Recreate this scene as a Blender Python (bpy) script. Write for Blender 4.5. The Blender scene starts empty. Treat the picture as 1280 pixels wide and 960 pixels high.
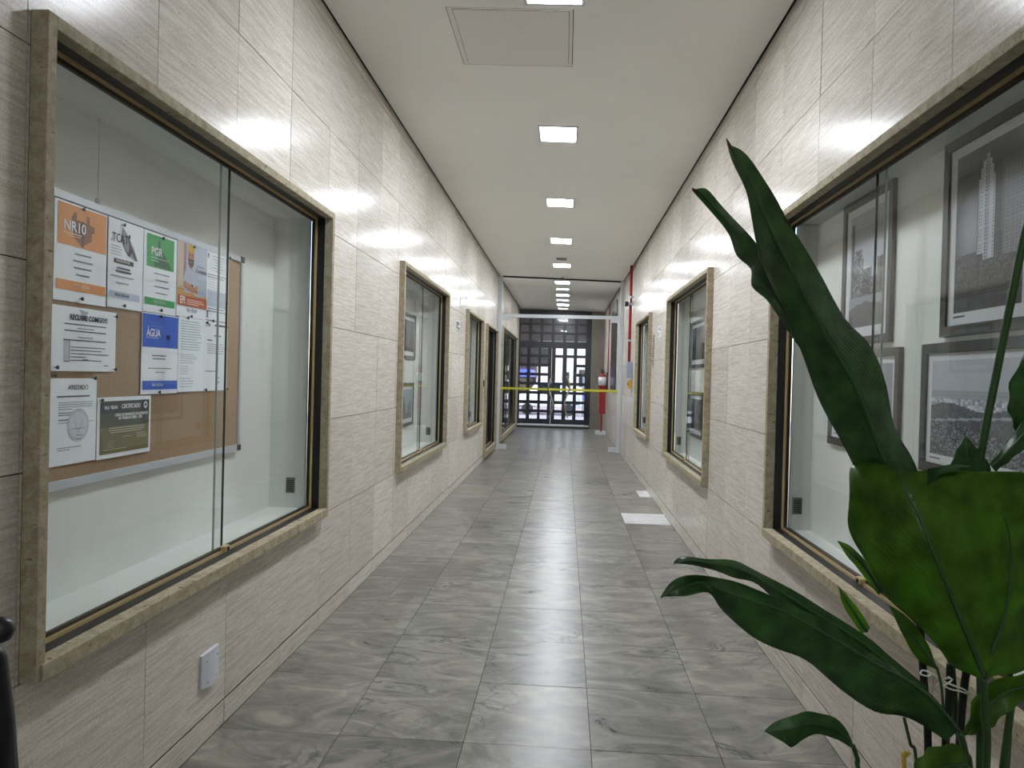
import bpy, bmesh, math, random
from mathutils import Vector, Matrix
random.seed(7)
PI = math.pi
S = 1.3                       # one plan unit = the eye height = 1.3 m; plan z runs from -1 (floor)
def W(x, y, z): return Vector((x*S, y*S, (z+1)*S))

# ------------------------------------------------------------------ camera
FPX = 941.6
yaw, pitch, roll = -.07, -.0101, -.0258
cy_, sy_, cp_, sp_ = math.cos(yaw), math.sin(yaw), math.cos(pitch), math.sin(pitch)
fw = Vector((sy_*cp_, cy_*cp_, sp_)); r0 = Vector((cy_, -sy_, 0)); u0 = r0.cross(fw)
rt = math.cos(roll)*r0 - math.sin(roll)*u0
up = math.sin(roll)*r0 + math.cos(roll)*u0
cam = bpy.data.cameras.new('camera'); camo = bpy.data.objects.new('camera', cam)
bpy.context.collection.objects.link(camo)
cam.sensor_fit = 'HORIZONTAL'; cam.sensor_width = 36; cam.lens = FPX/1280*36
cam.clip_start = .02; cam.clip_end = 200
m4 = Matrix((rt, up, -fw)).transposed().to_4x4(); m4.translation = W(0, 0, 0)
camo.matrix_world = m4
bpy.context.scene.camera = camo

# ------------------------------------------------------------------ world and exposure
wd = bpy.data.worlds.new('world'); bpy.context.scene.world = wd; wd.use_nodes = True
wn = wd.node_tree.nodes; wl = wd.node_tree.links
sky = wn.new('ShaderNodeTexSky'); sky.sky_type = 'NISHITA'
sky.sun_elevation = math.radians(48); sky.sun_rotation = math.radians(140); sky.sun_intensity = .35; sky.sun_disc = False
wl.new(sky.outputs[0], wn['Background'].inputs[0]); wn['Background'].inputs[1].default_value = .16
vs = bpy.context.scene.view_settings
vs.view_transform = 'Standard'; vs.look = 'None'; vs.gamma = 1; vs.use_curve_mapping = False
vs.exposure = 2.4
LAMP = 26.0
bpy.context.scene.cycles.max_bounces = 14
bpy.context.scene.cycles.transparent_max_bounces = 24

# ------------------------------------------------------------------ materials
MATS = {}
def lin(c):
    return tuple(((v/12.92) if v <= .04045 else ((v+.055)/1.055)**2.4) for v in c)
def rgb(r, g, b): return lin((r/255, g/255, b/255)) + (1,)
def new(name):
    m = bpy.data.materials.new(name); m.use_nodes = True; MATS[name] = m
    nt = m.node_tree; return m, nt.nodes, nt.links, nt.nodes['Principled BSDF']
def plain(name, col, rough=.5, metal=0, spec=.5, noise=0, nscale=30, bump=0, **kw):
    m, n, l, b = new(name)
    b.inputs['Base Color'].default_value = col; b.inputs['Roughness'].default_value = rough
    b.inputs['Metallic'].default_value = metal; b.inputs['Specular IOR Level'].default_value = spec
    tc = n.new('ShaderNodeTexCoord'); t = n.new('ShaderNodeTexNoise'); t.inputs['Scale'].default_value = nscale
    t.inputs['Detail'].default_value = 6
    l.new(tc.outputs['Object'], t.inputs['Vector'])
    mx = n.new('ShaderNodeMix'); mx.data_type = 'RGBA'; mx.blend_type = 'MULTIPLY'
    mx.inputs['Factor'].default_value = max(noise, .06)
    mx.inputs[6].default_value = col; l.new(t.outputs[0], mx.inputs[7]); l.new(mx.outputs[2], b.inputs['Base Color'])
    if bump:
        bp = n.new('ShaderNodeBump'); bp.inputs['Strength'].default_value = bump; bp.inputs['Distance'].default_value = .002
        l.new(t.outputs[0], bp.inputs['Height']); l.new(bp.outputs[0], b.inputs['Normal'])
    return m
def ramp(n, pts):
    r = n.new('ShaderNodeValToRGB'); e = r.color_ramp.elements
    e[0].position, e[0].color = pts[0]; e[1].position, e[1].color = pts[-1]
    for p, c in pts[1:-1]:
        x = e.new(p); x.color = c
    return r
def stone_wall(name, c1, c2, rough, scale=(1.6, 1.6, 34), pit=.28, darkpit=(90, 82, 70)):
    m, n, l, b = new(name)
    g = n.new('ShaderNodeNewGeometry'); oi = n.new('ShaderNodeObjectInfo')
    off = n.new('ShaderNodeVectorMath'); off.operation = 'SCALE'; off.inputs[0].default_value = (17.3, 31.7, 23.1)
    l.new(oi.outputs['Random'], off.inputs['Scale'])
    add = n.new('ShaderNodeVectorMath'); l.new(g.outputs['Position'], add.inputs[0]); l.new(off.outputs[0], add.inputs[1])
    mp = n.new('ShaderNodeMapping'); mp.inputs['Scale'].default_value = scale; mp.inputs['Rotation'].default_value = (.22, 0, 0)
    l.new(add.outputs[0], mp.inputs['Vector'])
    t = n.new('ShaderNodeTexNoise'); t.inputs['Scale'].default_value = 3.2; t.inputs['Detail'].default_value = 11
    t.inputs['Roughness'].default_value = .62; t.inputs['Distortion'].default_value = .5
    l.new(mp.outputs[0], t.inputs['Vector'])
    r = ramp(n, [(.3, c1), (.6, c2)]); l.new(t.outputs[0], r.inputs[0])
    # fine grain
    f = n.new('ShaderNodeTexNoise'); f.inputs['Scale'].default_value = 160; f.inputs['Detail'].default_value = 3
    l.new(add.outputs[0], f.inputs['Vector'])
    fr = ramp(n, [(.35, (.78, .78, .78, 1)), (.62, (1.06, 1.06, 1.06, 1))]); l.new(f.outputs[0], fr.inputs[0])
    mx = n.new('ShaderNodeMix'); mx.data_type = 'RGBA'; mx.blend_type = 'MULTIPLY'; mx.inputs['Factor'].default_value = .6
    l.new(r.outputs[0], mx.inputs[6]); l.new(fr.outputs[0], mx.inputs[7])
    # pits
    pm = n.new('ShaderNodeMapping'); pm.inputs['Scale'].default_value = (30, 30, 110); l.new(add.outputs[0], pm.inputs['Vector'])
    p = n.new('ShaderNodeTexNoise'); p.inputs['Scale'].default_value = 1; p.inputs['Detail'].default_value = 2; l.new(pm.outputs[0], p.inputs['Vector'])
    pr = ramp(n, [(.66, (0, 0, 0, 1)), (.74, (1, 1, 1, 1))]); l.new(p.outputs[0], pr.inputs[0])
    pf = n.new('ShaderNodeMath'); pf.operation = 'MULTIPLY'; pf.inputs[1].default_value = pit; l.new(pr.outputs[0], pf.inputs[0])
    mx2 = n.new('ShaderNodeMix'); mx2.data_type = 'RGBA'; l.new(pf.outputs[0], mx2.inputs['Factor'])
    l.new(mx.outputs[2], mx2.inputs[6]); mx2.inputs[7].default_value = rgb(*darkpit)
    # tone per piece
    tv = n.new('ShaderNodeMapRange'); tv.inputs['To Min'].default_value = .9; tv.inputs['To Max'].default_value = 1.06
    l.new(oi.outputs['Random'], tv.inputs['Value'])
    mx3 = n.new('ShaderNodeVectorMath'); mx3.operation = 'SCALE'; l.new(mx2.outputs[2], mx3.inputs[0]); l.new(tv.outputs[0], mx3.inputs['Scale'])
    l.new(mx3.outputs[0], b.inputs['Base Color'])
    rr = n.new('ShaderNodeMapRange'); rr.inputs['To Min'].default_value = rough*.93; rr.inputs['To Max'].default_value = rough*1.1
    l.new(t.outputs[0], rr.inputs['Value']); l.new(rr.outputs[0], b.inputs['Roughness'])
    bp = n.new('ShaderNodeBump'); bp.inputs['Strength'].default_value = .18; bp.inputs['Distance'].default_value = .001
    l.new(f.outputs[0], bp.inputs['Height'])
    big = n.new('ShaderNodeTexNoise'); big.inputs['Scale'].default_value = 6; l.new(add.outputs[0], big.inputs['Vector'])
    bp2 = n.new('ShaderNodeBump'); bp2.inputs['Strength'].default_value = .05; bp2.inputs['Distance'].default_value = .003
    l.new(big.outputs[0], bp2.inputs['Height']); l.new(bp.outputs[0], bp2.inputs['Normal']); l.new(bp2.outputs[0], b.inputs['Normal'])
    b.inputs['Specular IOR Level'].default_value = .16
    df = n.new('ShaderNodeBsdfDiffuse'); l.new(mx3.outputs[0], df.inputs['Color']); l.new(bp2.outputs[0], df.inputs['Normal'])   # partly worn polish
    mw = n.new('ShaderNodeMixShader'); mw.inputs[0].default_value = .45
    l.new(b.outputs[0], mw.inputs[1]); l.new(df.outputs[0], mw.inputs[2]); l.new(mw.outputs[0], n['Material Output'].inputs['Surface'])
    return m
trav = stone_wall('polished_travertine', rgb(192, 182, 168), rgb(224, 217, 207), .2)
trav_rough = stone_wall('rough_travertine', rgb(150, 138, 112), rgb(182, 172, 148), .6, scale=(9, 9, 9), pit=.9)
def marble(name, base, light, vein, rough):
    m, n, l, b = new(name)
    g = n.new('ShaderNodeNewGeometry'); oi = n.new('ShaderNodeObjectInfo')
    off = n.new('ShaderNodeVectorMath'); off.operation = 'SCALE'; off.inputs[0].default_value = (37.3, 51.7, 13.1)
    l.new(oi.outputs['Random'], off.inputs['Scale'])
    add = n.new('ShaderNodeVectorMath'); l.new(g.outputs['Position'], add.inputs[0]); l.new(off.outputs[0], add.inputs[1])
    mp = n.new('ShaderNodeMapping'); mp.inputs['Scale'].default_value = (1.5, 2.7, 1); l.new(add.outputs[0], mp.inputs['Vector'])
    rz = n.new('ShaderNodeMath'); rz.operation = 'MULTIPLY_ADD'; rz.inputs[1].default_value = 1.1; rz.inputs[2].default_value = -.35
    l.new(oi.outputs['Random'], rz.inputs[0]); cx = n.new('ShaderNodeCombineXYZ'); l.new(rz.outputs[0], cx.inputs[2]); l.new(cx.outputs[0], mp.inputs['Rotation'])
    t = n.new('ShaderNodeTexNoise'); t.inputs['Scale'].default_value = 2.4; t.inputs['Detail'].default_value = 10
    t.inputs['Roughness'].default_value = .66; t.inputs['Distortion'].default_value = 1.2; l.new(mp.outputs[0], t.inputs['Vector'])
    r = ramp(n, [(.28, base), (.5, tuple((a+c)/2 for a, c in zip(base, light))), (.66, light)]); l.new(t.outputs[0], r.inputs[0])
    w = n.new('ShaderNodeTexNoise'); w.inputs['Scale'].default_value = 1.1; w.inputs['Detail'].default_value = 8
    w.inputs['Distortion'].default_value = 1.6; w.inputs['Roughness'].default_value = .58; l.new(mp.outputs[0], w.inputs['Vector'])
    wr = ramp(n, [(.475, (0, 0, 0, 1)), (.497, (1, 1, 1, 1)), (.52, (0, 0, 0, 1))]); l.new(w.outputs[0], wr.inputs[0])
    msk = n.new('ShaderNodeTexNoise'); msk.inputs['Scale'].default_value = 2.2; l.new(add.outputs[0], msk.inputs['Vector'])
    mr = ramp(n, [(.46, (0, 0, 0, 1)), (.68, (1, 1, 1, 1))]); l.new(msk.outputs[0], mr.inputs[0])
    f = n.new('ShaderNodeMath'); f.operation = 'MULTIPLY'; l.new(wr.outputs[0], f.inputs[0]); l.new(mr.outputs[0], f.inputs[1])
    mx = n.new('ShaderNodeMix'); mx.data_type = 'RGBA'; l.new(f.outputs[0], mx.inputs['Factor']); l.new(r.outputs[0], mx.inputs[6]); mx.inputs[7].default_value = vein
    tv = n.new('ShaderNodeMapRange'); tv.inputs['To Min'].default_value = .86; tv.inputs['To Max'].default_value = 1.08
    l.new(oi.outputs['Random'], tv.inputs['Value'])
    sc = n.new('ShaderNodeVectorMath'); sc.operation = 'SCALE'; l.new(mx.outputs[2], sc.inputs[0]); l.new(tv.outputs[0], sc.inputs['Scale'])
    l.new(sc.outputs[0], b.inputs['Base Color'])
    rr = n.new('ShaderNodeMapRange'); rr.inputs['To Min'].default_value = rough*.8; rr.inputs['To Max'].default_value = rough*1.35
    l.new(t.outputs[0], rr.inputs['Value']); l.new(rr.outputs[0], b.inputs['Roughness'])
    bp = n.new('ShaderNodeBump'); bp.inputs['Strength'].default_value = .15; bp.inputs['Distance'].default_value = .002
    l.new(t.outputs[0], bp.inputs['Height']); l.new(bp.outputs[0], b.inputs['Normal'])
    b.inputs['Specular IOR Level'].default_value = .35
    return m
grey_marble = marble('grey_marble', rgb(80, 79, 74), rgb(156, 152, 141), rgb(44, 46, 52), .28)
white_marble = marble('white_marble', rgb(206, 206, 206), rgb(235, 235, 235), rgb(150, 150, 150), .35)
joint = plain('dark_joint', rgb(40, 36, 32), .9, noise=.4)
ceil_m = plain('ceiling_paint', rgb(242, 240, 235), .7, noise=.03, nscale=3, bump=.05)
hatch_m = plain('hatch_board', rgb(238, 234, 229), .75, noise=.14, nscale=60, bump=.3)
dark_m = plain('dark_cavity', rgb(16, 15, 14), .9)  # near-black colour puts the shade of unlit depths into the paint
black_al = plain('black_aluminium', rgb(12, 12, 11), .5, 0, noise=.2)
brass = plain('brass', rgb(222, 198, 145), .35, .55, noise=.3, nscale=80)
bronze = plain('bronze_edge', rgb(52, 42, 32), .4, .6, noise=.3)
white_al = plain('white_aluminium', rgb(212, 216, 220), .35, .1, noise=.1)
silver = plain('silver_aluminium', rgb(205, 210, 218), .35, .3, noise=.1)
chrome = plain('chrome', rgb(215, 212, 205), .15, 1)
case_white = plain('case_paint', rgb(234, 236, 232), .45, noise=.1, nscale=8)
black_frame = plain('black_picture_frame', rgb(17, 18, 22), .35, noise=.2)
mat_white = plain('picture_mat', rgb(214, 216, 220), .8)
cork = plain('cork', rgb(178, 146, 112), .85, noise=.45, nscale=140, bump=.4)
paper = plain('paper', rgb(246, 249, 255), .75)
ink = plain('ink', rgb(40, 42, 52), .8)
ink_white = plain('white_print', rgb(238, 240, 242), .8)
white_plastic = plain('white_plastic', rgb(215, 218, 226), .35)
grey_plastic = plain('grey_plastic', rgb(120, 122, 122), .4)
black_plastic = plain('black_plastic', rgb(18, 20, 26), .35)
red_paint = plain('red_paint', rgb(165, 28, 30), .3, noise=.15)
yellow_tape = plain('yellow_tape', rgb(205, 205, 20), .5)
blue_m = plain('blue_sign', rgb(70, 90, 200), .5)
green_m = plain('green_label', rgb(30, 80, 60), .5)
concrete = plain('grey_stucco', rgb(140, 132, 122), .85, noise=.35, nscale=9, bump=.3)
green_stone = plain('dark_green_marble', rgb(50, 58, 52), .25, noise=.7, nscale=24)
door_black = plain('black_painted_iron', rgb(20, 26, 36), .35, noise=.2)
string_m = plain('white_string', rgb(225, 228, 220), .7)
stake_m = plain('dark_stake', rgb(14, 20, 12), .5)
pot_m = plain('dark_pot', rgb(45, 43, 42), .6, noise=.3)
soil_m = plain('soil', rgb(50, 38, 28), .95, noise=.7, nscale=60, bump=1)
pave_m = plain('pink_pavement', rgb(190, 170, 165), .8, noise=.2, nscale=4)
facade_m = plain('cream_facade', rgb(214, 205, 192), .8, noise=.15, nscale=2)
car_m = plain('white_car_paint', rgb(225, 225, 228), .2, noise=.02)
car_glass = plain('car_glass', rgb(30, 35, 42), .08)
def emit(name, col, s):
    m, n, l, b = new(name)
    b.inputs['Base Color'].default_value = (.8, .8, .8, 1)
    b.inputs['Emission Color'].default_value = col; b.inputs['Emission Strength'].default_value = s
    return m
lamp_m = emit('led_diffuser', (.88, .93, 1, 1), LAMP)
def glass(name, tint, gl=.02, k=1.0):
    m, n, l, b = new(name); n.remove(b)
    tr = n.new('ShaderNodeBsdfTransparent'); tr.inputs[0].default_value = tint
    gs = n.new('ShaderNodeBsdfGlossy'); gs.inputs['Roughness'].default_value = gl
    g = n.new('ShaderNodeNewGeometry'); d = n.new('ShaderNodeVectorMath'); d.operation = 'DOT_PRODUCT'
    l.new(g.outputs['Normal'], d.inputs[0]); l.new(g.outputs['Incoming'], d.inputs[1])
    a = n.new('ShaderNodeMath'); a.operation = 'ABSOLUTE'; l.new(d.outputs['Value'], a.inputs[0])
    s = n.new('ShaderNodeMath'); s.operation = 'SUBTRACT'; s.inputs[0].default_value = 1; s.use_clamp = True; l.new(a.outputs[0], s.inputs[1])
    p = n.new('ShaderNodeMath'); p.operation = 'POWER'; p.inputs[1].default_value = 5; l.new(s.outputs[0], p.inputs[0])
    ma = n.new('ShaderNodeMath'); ma.operation = 'MULTIPLY_ADD'; ma.inputs[1].default_value = .96*k; ma.inputs[2].default_value = .04*k
    l.new(p.outputs[0], ma.inputs[0])
    mx = n.new('ShaderNodeMixShader'); l.new(ma.outputs[0], mx.inputs[0]); l.new(tr.outputs[0], mx.inputs[1]); l.new(gs.outputs[0], mx.inputs[2])
    l.new(mx.outputs[0], n['Material Output'].inputs['Surface'])
    return m
glass_m = glass('clear_glass', (.985, .995, .99, 1), .015, .62)
glass_dark = glass('smoked_glass', (.55, .58, .58, 1), .01)
pane_grey = plain('pale_glass_edge', rgb(150, 165, 160), .2)
glass_edge = plain('green_glass_edge', rgb(38, 58, 54), .2)
figured = plain('figured_glass', rgb(120, 114, 118), .25, noise=.8, nscale=14, bump=1)
def printed():
    m, n, l, b = new('printed_picture')
    a = n.new('ShaderNodeAttribute'); a.attribute_name = 'col'; l.new(a.outputs['Color'], b.inputs['Base Color'])
    b.inputs['Roughness'].default_value = .6; return m
print_m = printed()
def leafmat(name, dark, light, rib, trans):
    m, n, l, b = new(name)
    uv = n.new('ShaderNodeUVMap'); uv.uv_map = 'UVMap'; sp = n.new('ShaderNodeSeparateXYZ'); l.new(uv.outputs[0], sp.inputs[0])
    ab = n.new('ShaderNodeMath'); ab.operation = 'SUBTRACT'; l.new(sp.outputs[0], ab.inputs[0]); ab.inputs[1].default_value = .5
    ab2 = n.new('ShaderNodeMath'); ab2.operation = 'ABSOLUTE'; l.new(ab.outputs[0], ab2.inputs[0])
    k = n.new('ShaderNodeMath'); k.operation = 'MULTIPLY_ADD'; k.inputs[1].default_value = -.9; l.new(ab2.outputs[0], k.inputs[0]); l.new(sp.outputs[1], k.inputs[2])
    sn = n.new('ShaderNodeMath'); sn.operation = 'MULTIPLY'; sn.inputs[1].default_value = 150; l.new(k.outputs[0], sn.inputs[0])
    s2 = n.new('ShaderNodeMath'); s2.operation = 'SINE'; l.new(sn.outputs[0], s2.inputs[0])
    no = n.new('ShaderNodeTexNoise'); no.inputs['Scale'].default_value = 22; no.inputs['Detail'].default_value = 5
    tc = n.new('ShaderNodeTexCoord'); l.new(tc.outputs['Object'], no.inputs['Vector'])
    r = ramp(n, [(.32, dark), (.7, light)]); l.new(no.outputs[0], r.inputs[0])
    vr = n.new('ShaderNodeMapRange'); vr.inputs['From Min'].default_value = .7; vr.inputs['From Max'].default_value = 1
    vr.inputs['To Max'].default_value = .1; l.new(s2.outputs[0], vr.inputs['Value'])
    mx = n.new('ShaderNodeMix'); mx.data_type = 'RGBA'; l.new(vr.outputs[0], mx.inputs['Factor']); l.new(r.outputs[0], mx.inputs[6]); mx.inputs[7].default_value = rib
    l.new(mx.outputs[2], b.inputs['Base Color']); b.inputs['Roughness'].default_value = .27; b.inputs['Specular IOR Level'].default_value = .5
    bp = n.new('ShaderNodeBump'); bp.inputs['Strength'].default_value = .16; bp.inputs['Distance'].default_value = .002; l.new(s2.outputs[0], bp.inputs['Height'])
    bq = n.new('ShaderNodeBump'); bq.inputs['Strength'].default_value = .5; bq.inputs['Distance'].default_value = .006; l.new(no.outputs[0], bq.inputs['Height']); l.new(bp.outputs[0], bq.inputs['Normal']); l.new(bq.outputs[0], b.inputs['Normal'])
    tl = n.new('ShaderNodeBsdfTranslucent'); l.new(r.outputs[0], tl.inputs[0])
    ms = n.new('ShaderNodeMixShader'); ms.inputs[0].default_value = trans; l.new(b.outputs[0], ms.inputs[1]); l.new(tl.outputs[0], ms.inputs[2])
    l.new(ms.outputs[0], n['Material Output'].inputs['Surface']); return m
leaf_dark = leafmat('dark_green_leaf', rgb(48, 84, 46), rgb(74, 122, 60), rgb(88, 136, 72), .4)
leaf_mid = leafmat('mid_green_leaf', rgb(76, 110, 36), rgb(108, 160, 52), rgb(130, 176, 74), .65)
leaf_light = leafmat('light_green_leaf', rgb(95, 150, 40), rgb(135, 190, 62), rgb(160, 205, 90), .5)
rib_m = plain('green_midrib', rgb(42, 80, 36), .4)
stem_m = plain('green_stem', rgb(42, 78, 30), .4, noise=.3)
tip_m = plain('brown_leaf_tip', rgb(60, 40, 25), .7)

# ------------------------------------------------------------------ building helpers (plan units)
COL = bpy.context.collection
class MB:
    def __init__(s): s.v = []; s.f = []; s.c = []; s.uv = None
    def box(s, x0, x1, y0, y1, z0, z1):
        if x0 > x1: x0, x1 = x1, x0
        if y0 > y1: y0, y1 = y1, y0
        if z0 > z1: z0, z1 = z1, z0
        i = len(s.v)
        s.v += [(x, y, z) for z in (z0, z1) for y in (y0, y1) for x in (x0, x1)]
        for a in ((0, 2, 3, 1), (4, 5, 7, 6), (0, 1, 5, 4), (2, 6, 7, 3), (0, 4, 6, 2), (1, 3, 7, 5)):
            s.f.append(tuple(i+k for k in a))
        return s
    def quad(s, a, b, c, d, col=None):
        i = len(s.v); s.v += [a, b, c, d]; s.f.append((i, i+1, i+2, i+3)); s.c.append(col); return s
    def tube(s, pts, r, n=10, cap=True):
        pts = [Vector(p) for p in pts]; rs = r if isinstance(r, (list, tuple)) else [r]*len(pts)
        i0 = len(s.v); ref = None
        for k, p in enumerate(pts):
            t = (pts[min(k+1, len(pts)-1)] - pts[max(k-1, 0)]).normalized()
            if ref is None: ref = Vector((1, 0, 0)) if abs(t.x) < .8 else Vector((0, 1, 0))
            a = (ref - t*ref.dot(t)).normalized(); ref = a; bb = t.cross(a)
            for j in range(n):
                th = 2*PI*j/n; q = p + (a*math.cos(th) + bb*math.sin(th))*rs[k]; s.v.append(tuple(q))
        for k in range(len(pts)-1):
            for j in range(n):
                s.f.append((i0+k*n+j, i0+k*n+(j+1) % n, i0+(k+1)*n+(j+1) % n, i0+(k+1)*n+j))
        if cap:
            s.f.append(tuple(i0+j for j in reversed(range(n)))); s.f.append(tuple(i0+(len(pts)-1)*n+j for j in range(n)))
        return s
    def lathe(s, cx, cy, prof, n=28):
        i0 = len(s.v)
        for r, z in prof:
            for j in range(n): s.v.append((cx+r*math.cos(2*PI*j/n), cy+r*math.sin(2*PI*j/n), z))
        for k in range(len(prof)-1):
            for j in range(n):
                s.f.append((i0+k*n+j, i0+k*n+(j+1) % n, i0+(k+1)*n+(j+1) % n, i0+(k+1)*n+j))
        s.f.append(tuple(i0+j for j in reversed(range(n)))); s.f.append(tuple(i0+(len(prof)-1)*n+j for j in range(n)))
        return s
    def build(s, name, mat, parent=None, smooth=False, bevel=0):
        P = [W(*v) for v in s.v]
        c = Vector((sum(p.x for p in P)/len(P), sum(p.y for p in P)/len(P), min(p.z for p in P)))
        me = bpy.data.meshes.new(name); me.from_pydata([tuple(p-c) for p in P], [], s.f); me.materials.append(mat)
        if s.c and any(s.c):
            at = me.color_attributes.new('col', 'FLOAT_COLOR', 'CORNER'); k = 0
            for fi, f in enumerate(s.f):
                for _ in f: at.data[k].color = s.c[fi]; k += 1
        if s.uv:
            u = me.uv_layers.new(name='UVMap')
            for lp in me.loops: u.data[lp.index].uv = s.uv[lp.vertex_index]
        if smooth: me.polygons.foreach_set('use_smooth', [True]*len(me.polygons))
        me.update()
        o = bpy.data.objects.new(name, me); COL.objects.link(o); o.location = c
        if bevel:
            b = o.modifiers.new('bevel', 'BEVEL'); b.width = bevel; b.segments = 2; b.limit_method = 'ANGLE'
        if parent: setparent(o, parent)
        return o
def wloc(o):
    l = Vector(o.location); p = o.parent
    while p: l += Vector(p.location); p = p.parent
    return l
def setparent(o, p):
    o.parent = p; o.location = Vector(o.location) - wloc(p)
def tag(o, label=None, cat=None, group=None, kind=None):
    if label: o['label'] = label
    if cat: o['category'] = cat
    if group: o['group'] = group
    if kind: o['kind'] = kind
    return o
def thing(name, x, y, z, label, cat, group=None, kind=None):
    o = bpy.data.objects.new(name, None); COL.objects.link(o); o.location = W(x, y, z); o.empty_display_size = .1
    return tag(o, label, cat, group, kind)
def cut(rect, holes):
    rs = [rect]
    for h in holes:
        out = []
        for (a0, a1, b0, b1) in rs:
            if h[1] <= a0 or h[0] >= a1 or h[3] <= b0 or h[2] >= b1: out.append((a0, a1, b0, b1)); continue
            if h[0] > a0: out.append((a0, h[0], b0, b1))
            if h[1] < a1: out.append((h[1], a1, b0, b1))
            m0, m1 = max(a0, h[0]), min(a1, h[1])
            if h[2] > b0: out.append((m0, m1, b0, h[2]))
            if h[3] < b1: out.append((m0, m1, h[3], b1))
        rs = out
    return [r for r in rs if r[1]-r[0] > .004 and r[3]-r[2] > .004]

XL, XR, YE, YB = -.935, .763, 15.0, -2.5
ZL, ZR = 1.365, 1.315                         # ceiling height at each side
def ceil_z(x): return ZL + (ZR-ZL)*(x-XL)/(XR-XL)
def txt(s, size, name, mat, parent, pos, face, bold=0, sx=1.0, align='LEFT'):
    """lettering on a wall; face=-1 on the left wall (faces +x), +1 on the right wall"""
    cu = bpy.data.curves.new(name, 'FONT'); cu.body = s; cu.size = size*S*1.37; cu.offset = bold*S; cu.extrude = .0002; cu.align_x = align
    cu.resolution_u = 3
    t = bpy.data.objects.new('t', cu); COL.objects.link(t)
    dg = bpy.context.evaluated_depsgraph_get(); me = bpy.data.meshes.new_from_object(t.evaluated_get(dg))
    bpy.data.objects.remove(t); me.materials.clear(); me.materials.append(mat); me.name = name
    o = bpy.data.objects.new(name, me); COL.objects.link(o)
    if face < 0: R = Matrix(((0, 0, 1), (1, 0, 0), (0, 1, 0)))
    else: R = Matrix(((0, 0, -1), (-1, 0, 0), (0, 1, 0)))
    me.transform((R @ Matrix.Diagonal((sx, 1, 1))).to_4x4()); o.location = W(*pos)
    if parent: setparent(o, parent)
    return o

# ------------------------------------------------------------------ window list
# side, outer y0,y1, z0,z1, divider, case depth, dark
WIN = [
 dict(n='window_1', s=-1, y0=1.243, y1=2.865, z0=-.557, z1=.612, div=2.107, lab='large left shop window with the cork notice board inside'),
 dict(n='window_2', s=-1, y0=4.15, y1=5.81, z0=-.557, z1=.63, div=5.07, lab='second left shop window, with two framed pictures inside'),
 dict(n='window_3', s=-1, y0=6.98, y1=8.32, z0=-.549, z1=.618, div=7.75, lab='narrow-looking third left window before the dark door'),
 dict(n='window_4', s=1, y0=1.16, y1=2.80, z0=-.555, z1=.595, div=2.045, lab='large right shop window behind the plant, four framed pictures inside'),
 dict(n='window_5', s=1, y0=4.015, y1=5.63, z0=-.556, z1=.60, div=4.994, lab='second right shop window with two dark framed pictures'),
 dict(n='window_6', s=1, y0=6.79, y1=8.04, z0=-.54, z1=.604, div=7.5, lab='third right window beside the vertical sign strip and red pipe'),
 dict(n='door_1', s=-1, y0=8.74, y1=10.12, z0=-.955, z1=.612, div=9.5, dark=1, lab='dark glass door on the left wall just before the glass partition'),
 dict(n='door_2', s=-1, y0=10.95, y1=14.3, z0=-.955, z1=.735, div=12.6, dark=1, lab='wide dark glazed door on the left wall beyond the glass partition'),
]
# ------------------------------------------------------------------ walls
def wall(side, name, X, zrows, yc, step, wins, ztop):
    s = side
    root = MB()
    holes = [(w['y0']+.01, w['y1']-.01, w['z0']+.01, w['z1']-.01) for w in wins]
    for (a0, a1, b0, b1) in cut((YB, YE+.05, -1.02, ztop+.06), holes):
        root.box(X+s*.0035, X+s*.03, a0, a1, b0, b1)
    r = root.build(name, joint); tag(r, f'{"left" if s<0 else "right"} corridor wall clad in polished beige travertine panels', None, None, 'structure')
    near = MB().box(X, X+s*.0115, YB, yc, -1, ztop).build('panel', trav, r)
    cache = {}
    g = .0013
    ys = []; y = yc
    while y < YE-.02: ys.append(y); y += step
    ys.append(YE)
    for j in range(len(zrows)-1):
        b0, b1 = zrows[j], zrows[j+1]
        gb = .0035 if j == 1 else g
        for i in range(len(ys)-1):
            a0, a1 = ys[i], ys[i+1]
            parts = cut((a0+g, a1-g, b0+gb, b1-(.0035 if j == 0 else g)), [(w['y0'], w['y1'], w['z0'], w['z1']) for w in wins])
            if not parts: continue
            dx = random.choice((0, 0, .0004, .0008))
            key = tuple(tuple(round(v, 4) for v in (p[0]-a0, p[1]-a0, p[2], p[3])) for p in parts)
            nm = 'baseboard' if j == 0 else ('cornice' if j == len(zrows)-2 else 'panel')
            if key in cache:
                o = cache[key][0].copy(); COL.objects.link(o); o.name = nm
                o.location = Vector(cache[key][0].location) + Vector((s*dx*S - 0, (a0-cache[key][1])*S, 0))
                o.parent = r
            else:
                mb = MB()
                for p in parts: mb.box(X, X+s*.0115, *p)
                o = mb.build(nm, trav, r); cache[key] = (o, a0)
    return r
wl_ = [w for w in WIN if w['s'] < 0]; wr_ = [w for w in WIN if w['s'] > 0]
wall(-1, 'wall_left', XL, [-1, -.93, -.56, -.19, .18, .55, .94, 1.32, 1.375], .825, .4105, wl_, 1.375)
wall(1, 'wall_right', XR, [-1, -.925, -.56, -.195, .167, .533, .888, 1.255, 1.325], .775, .405, wr_, 1.325)

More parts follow.
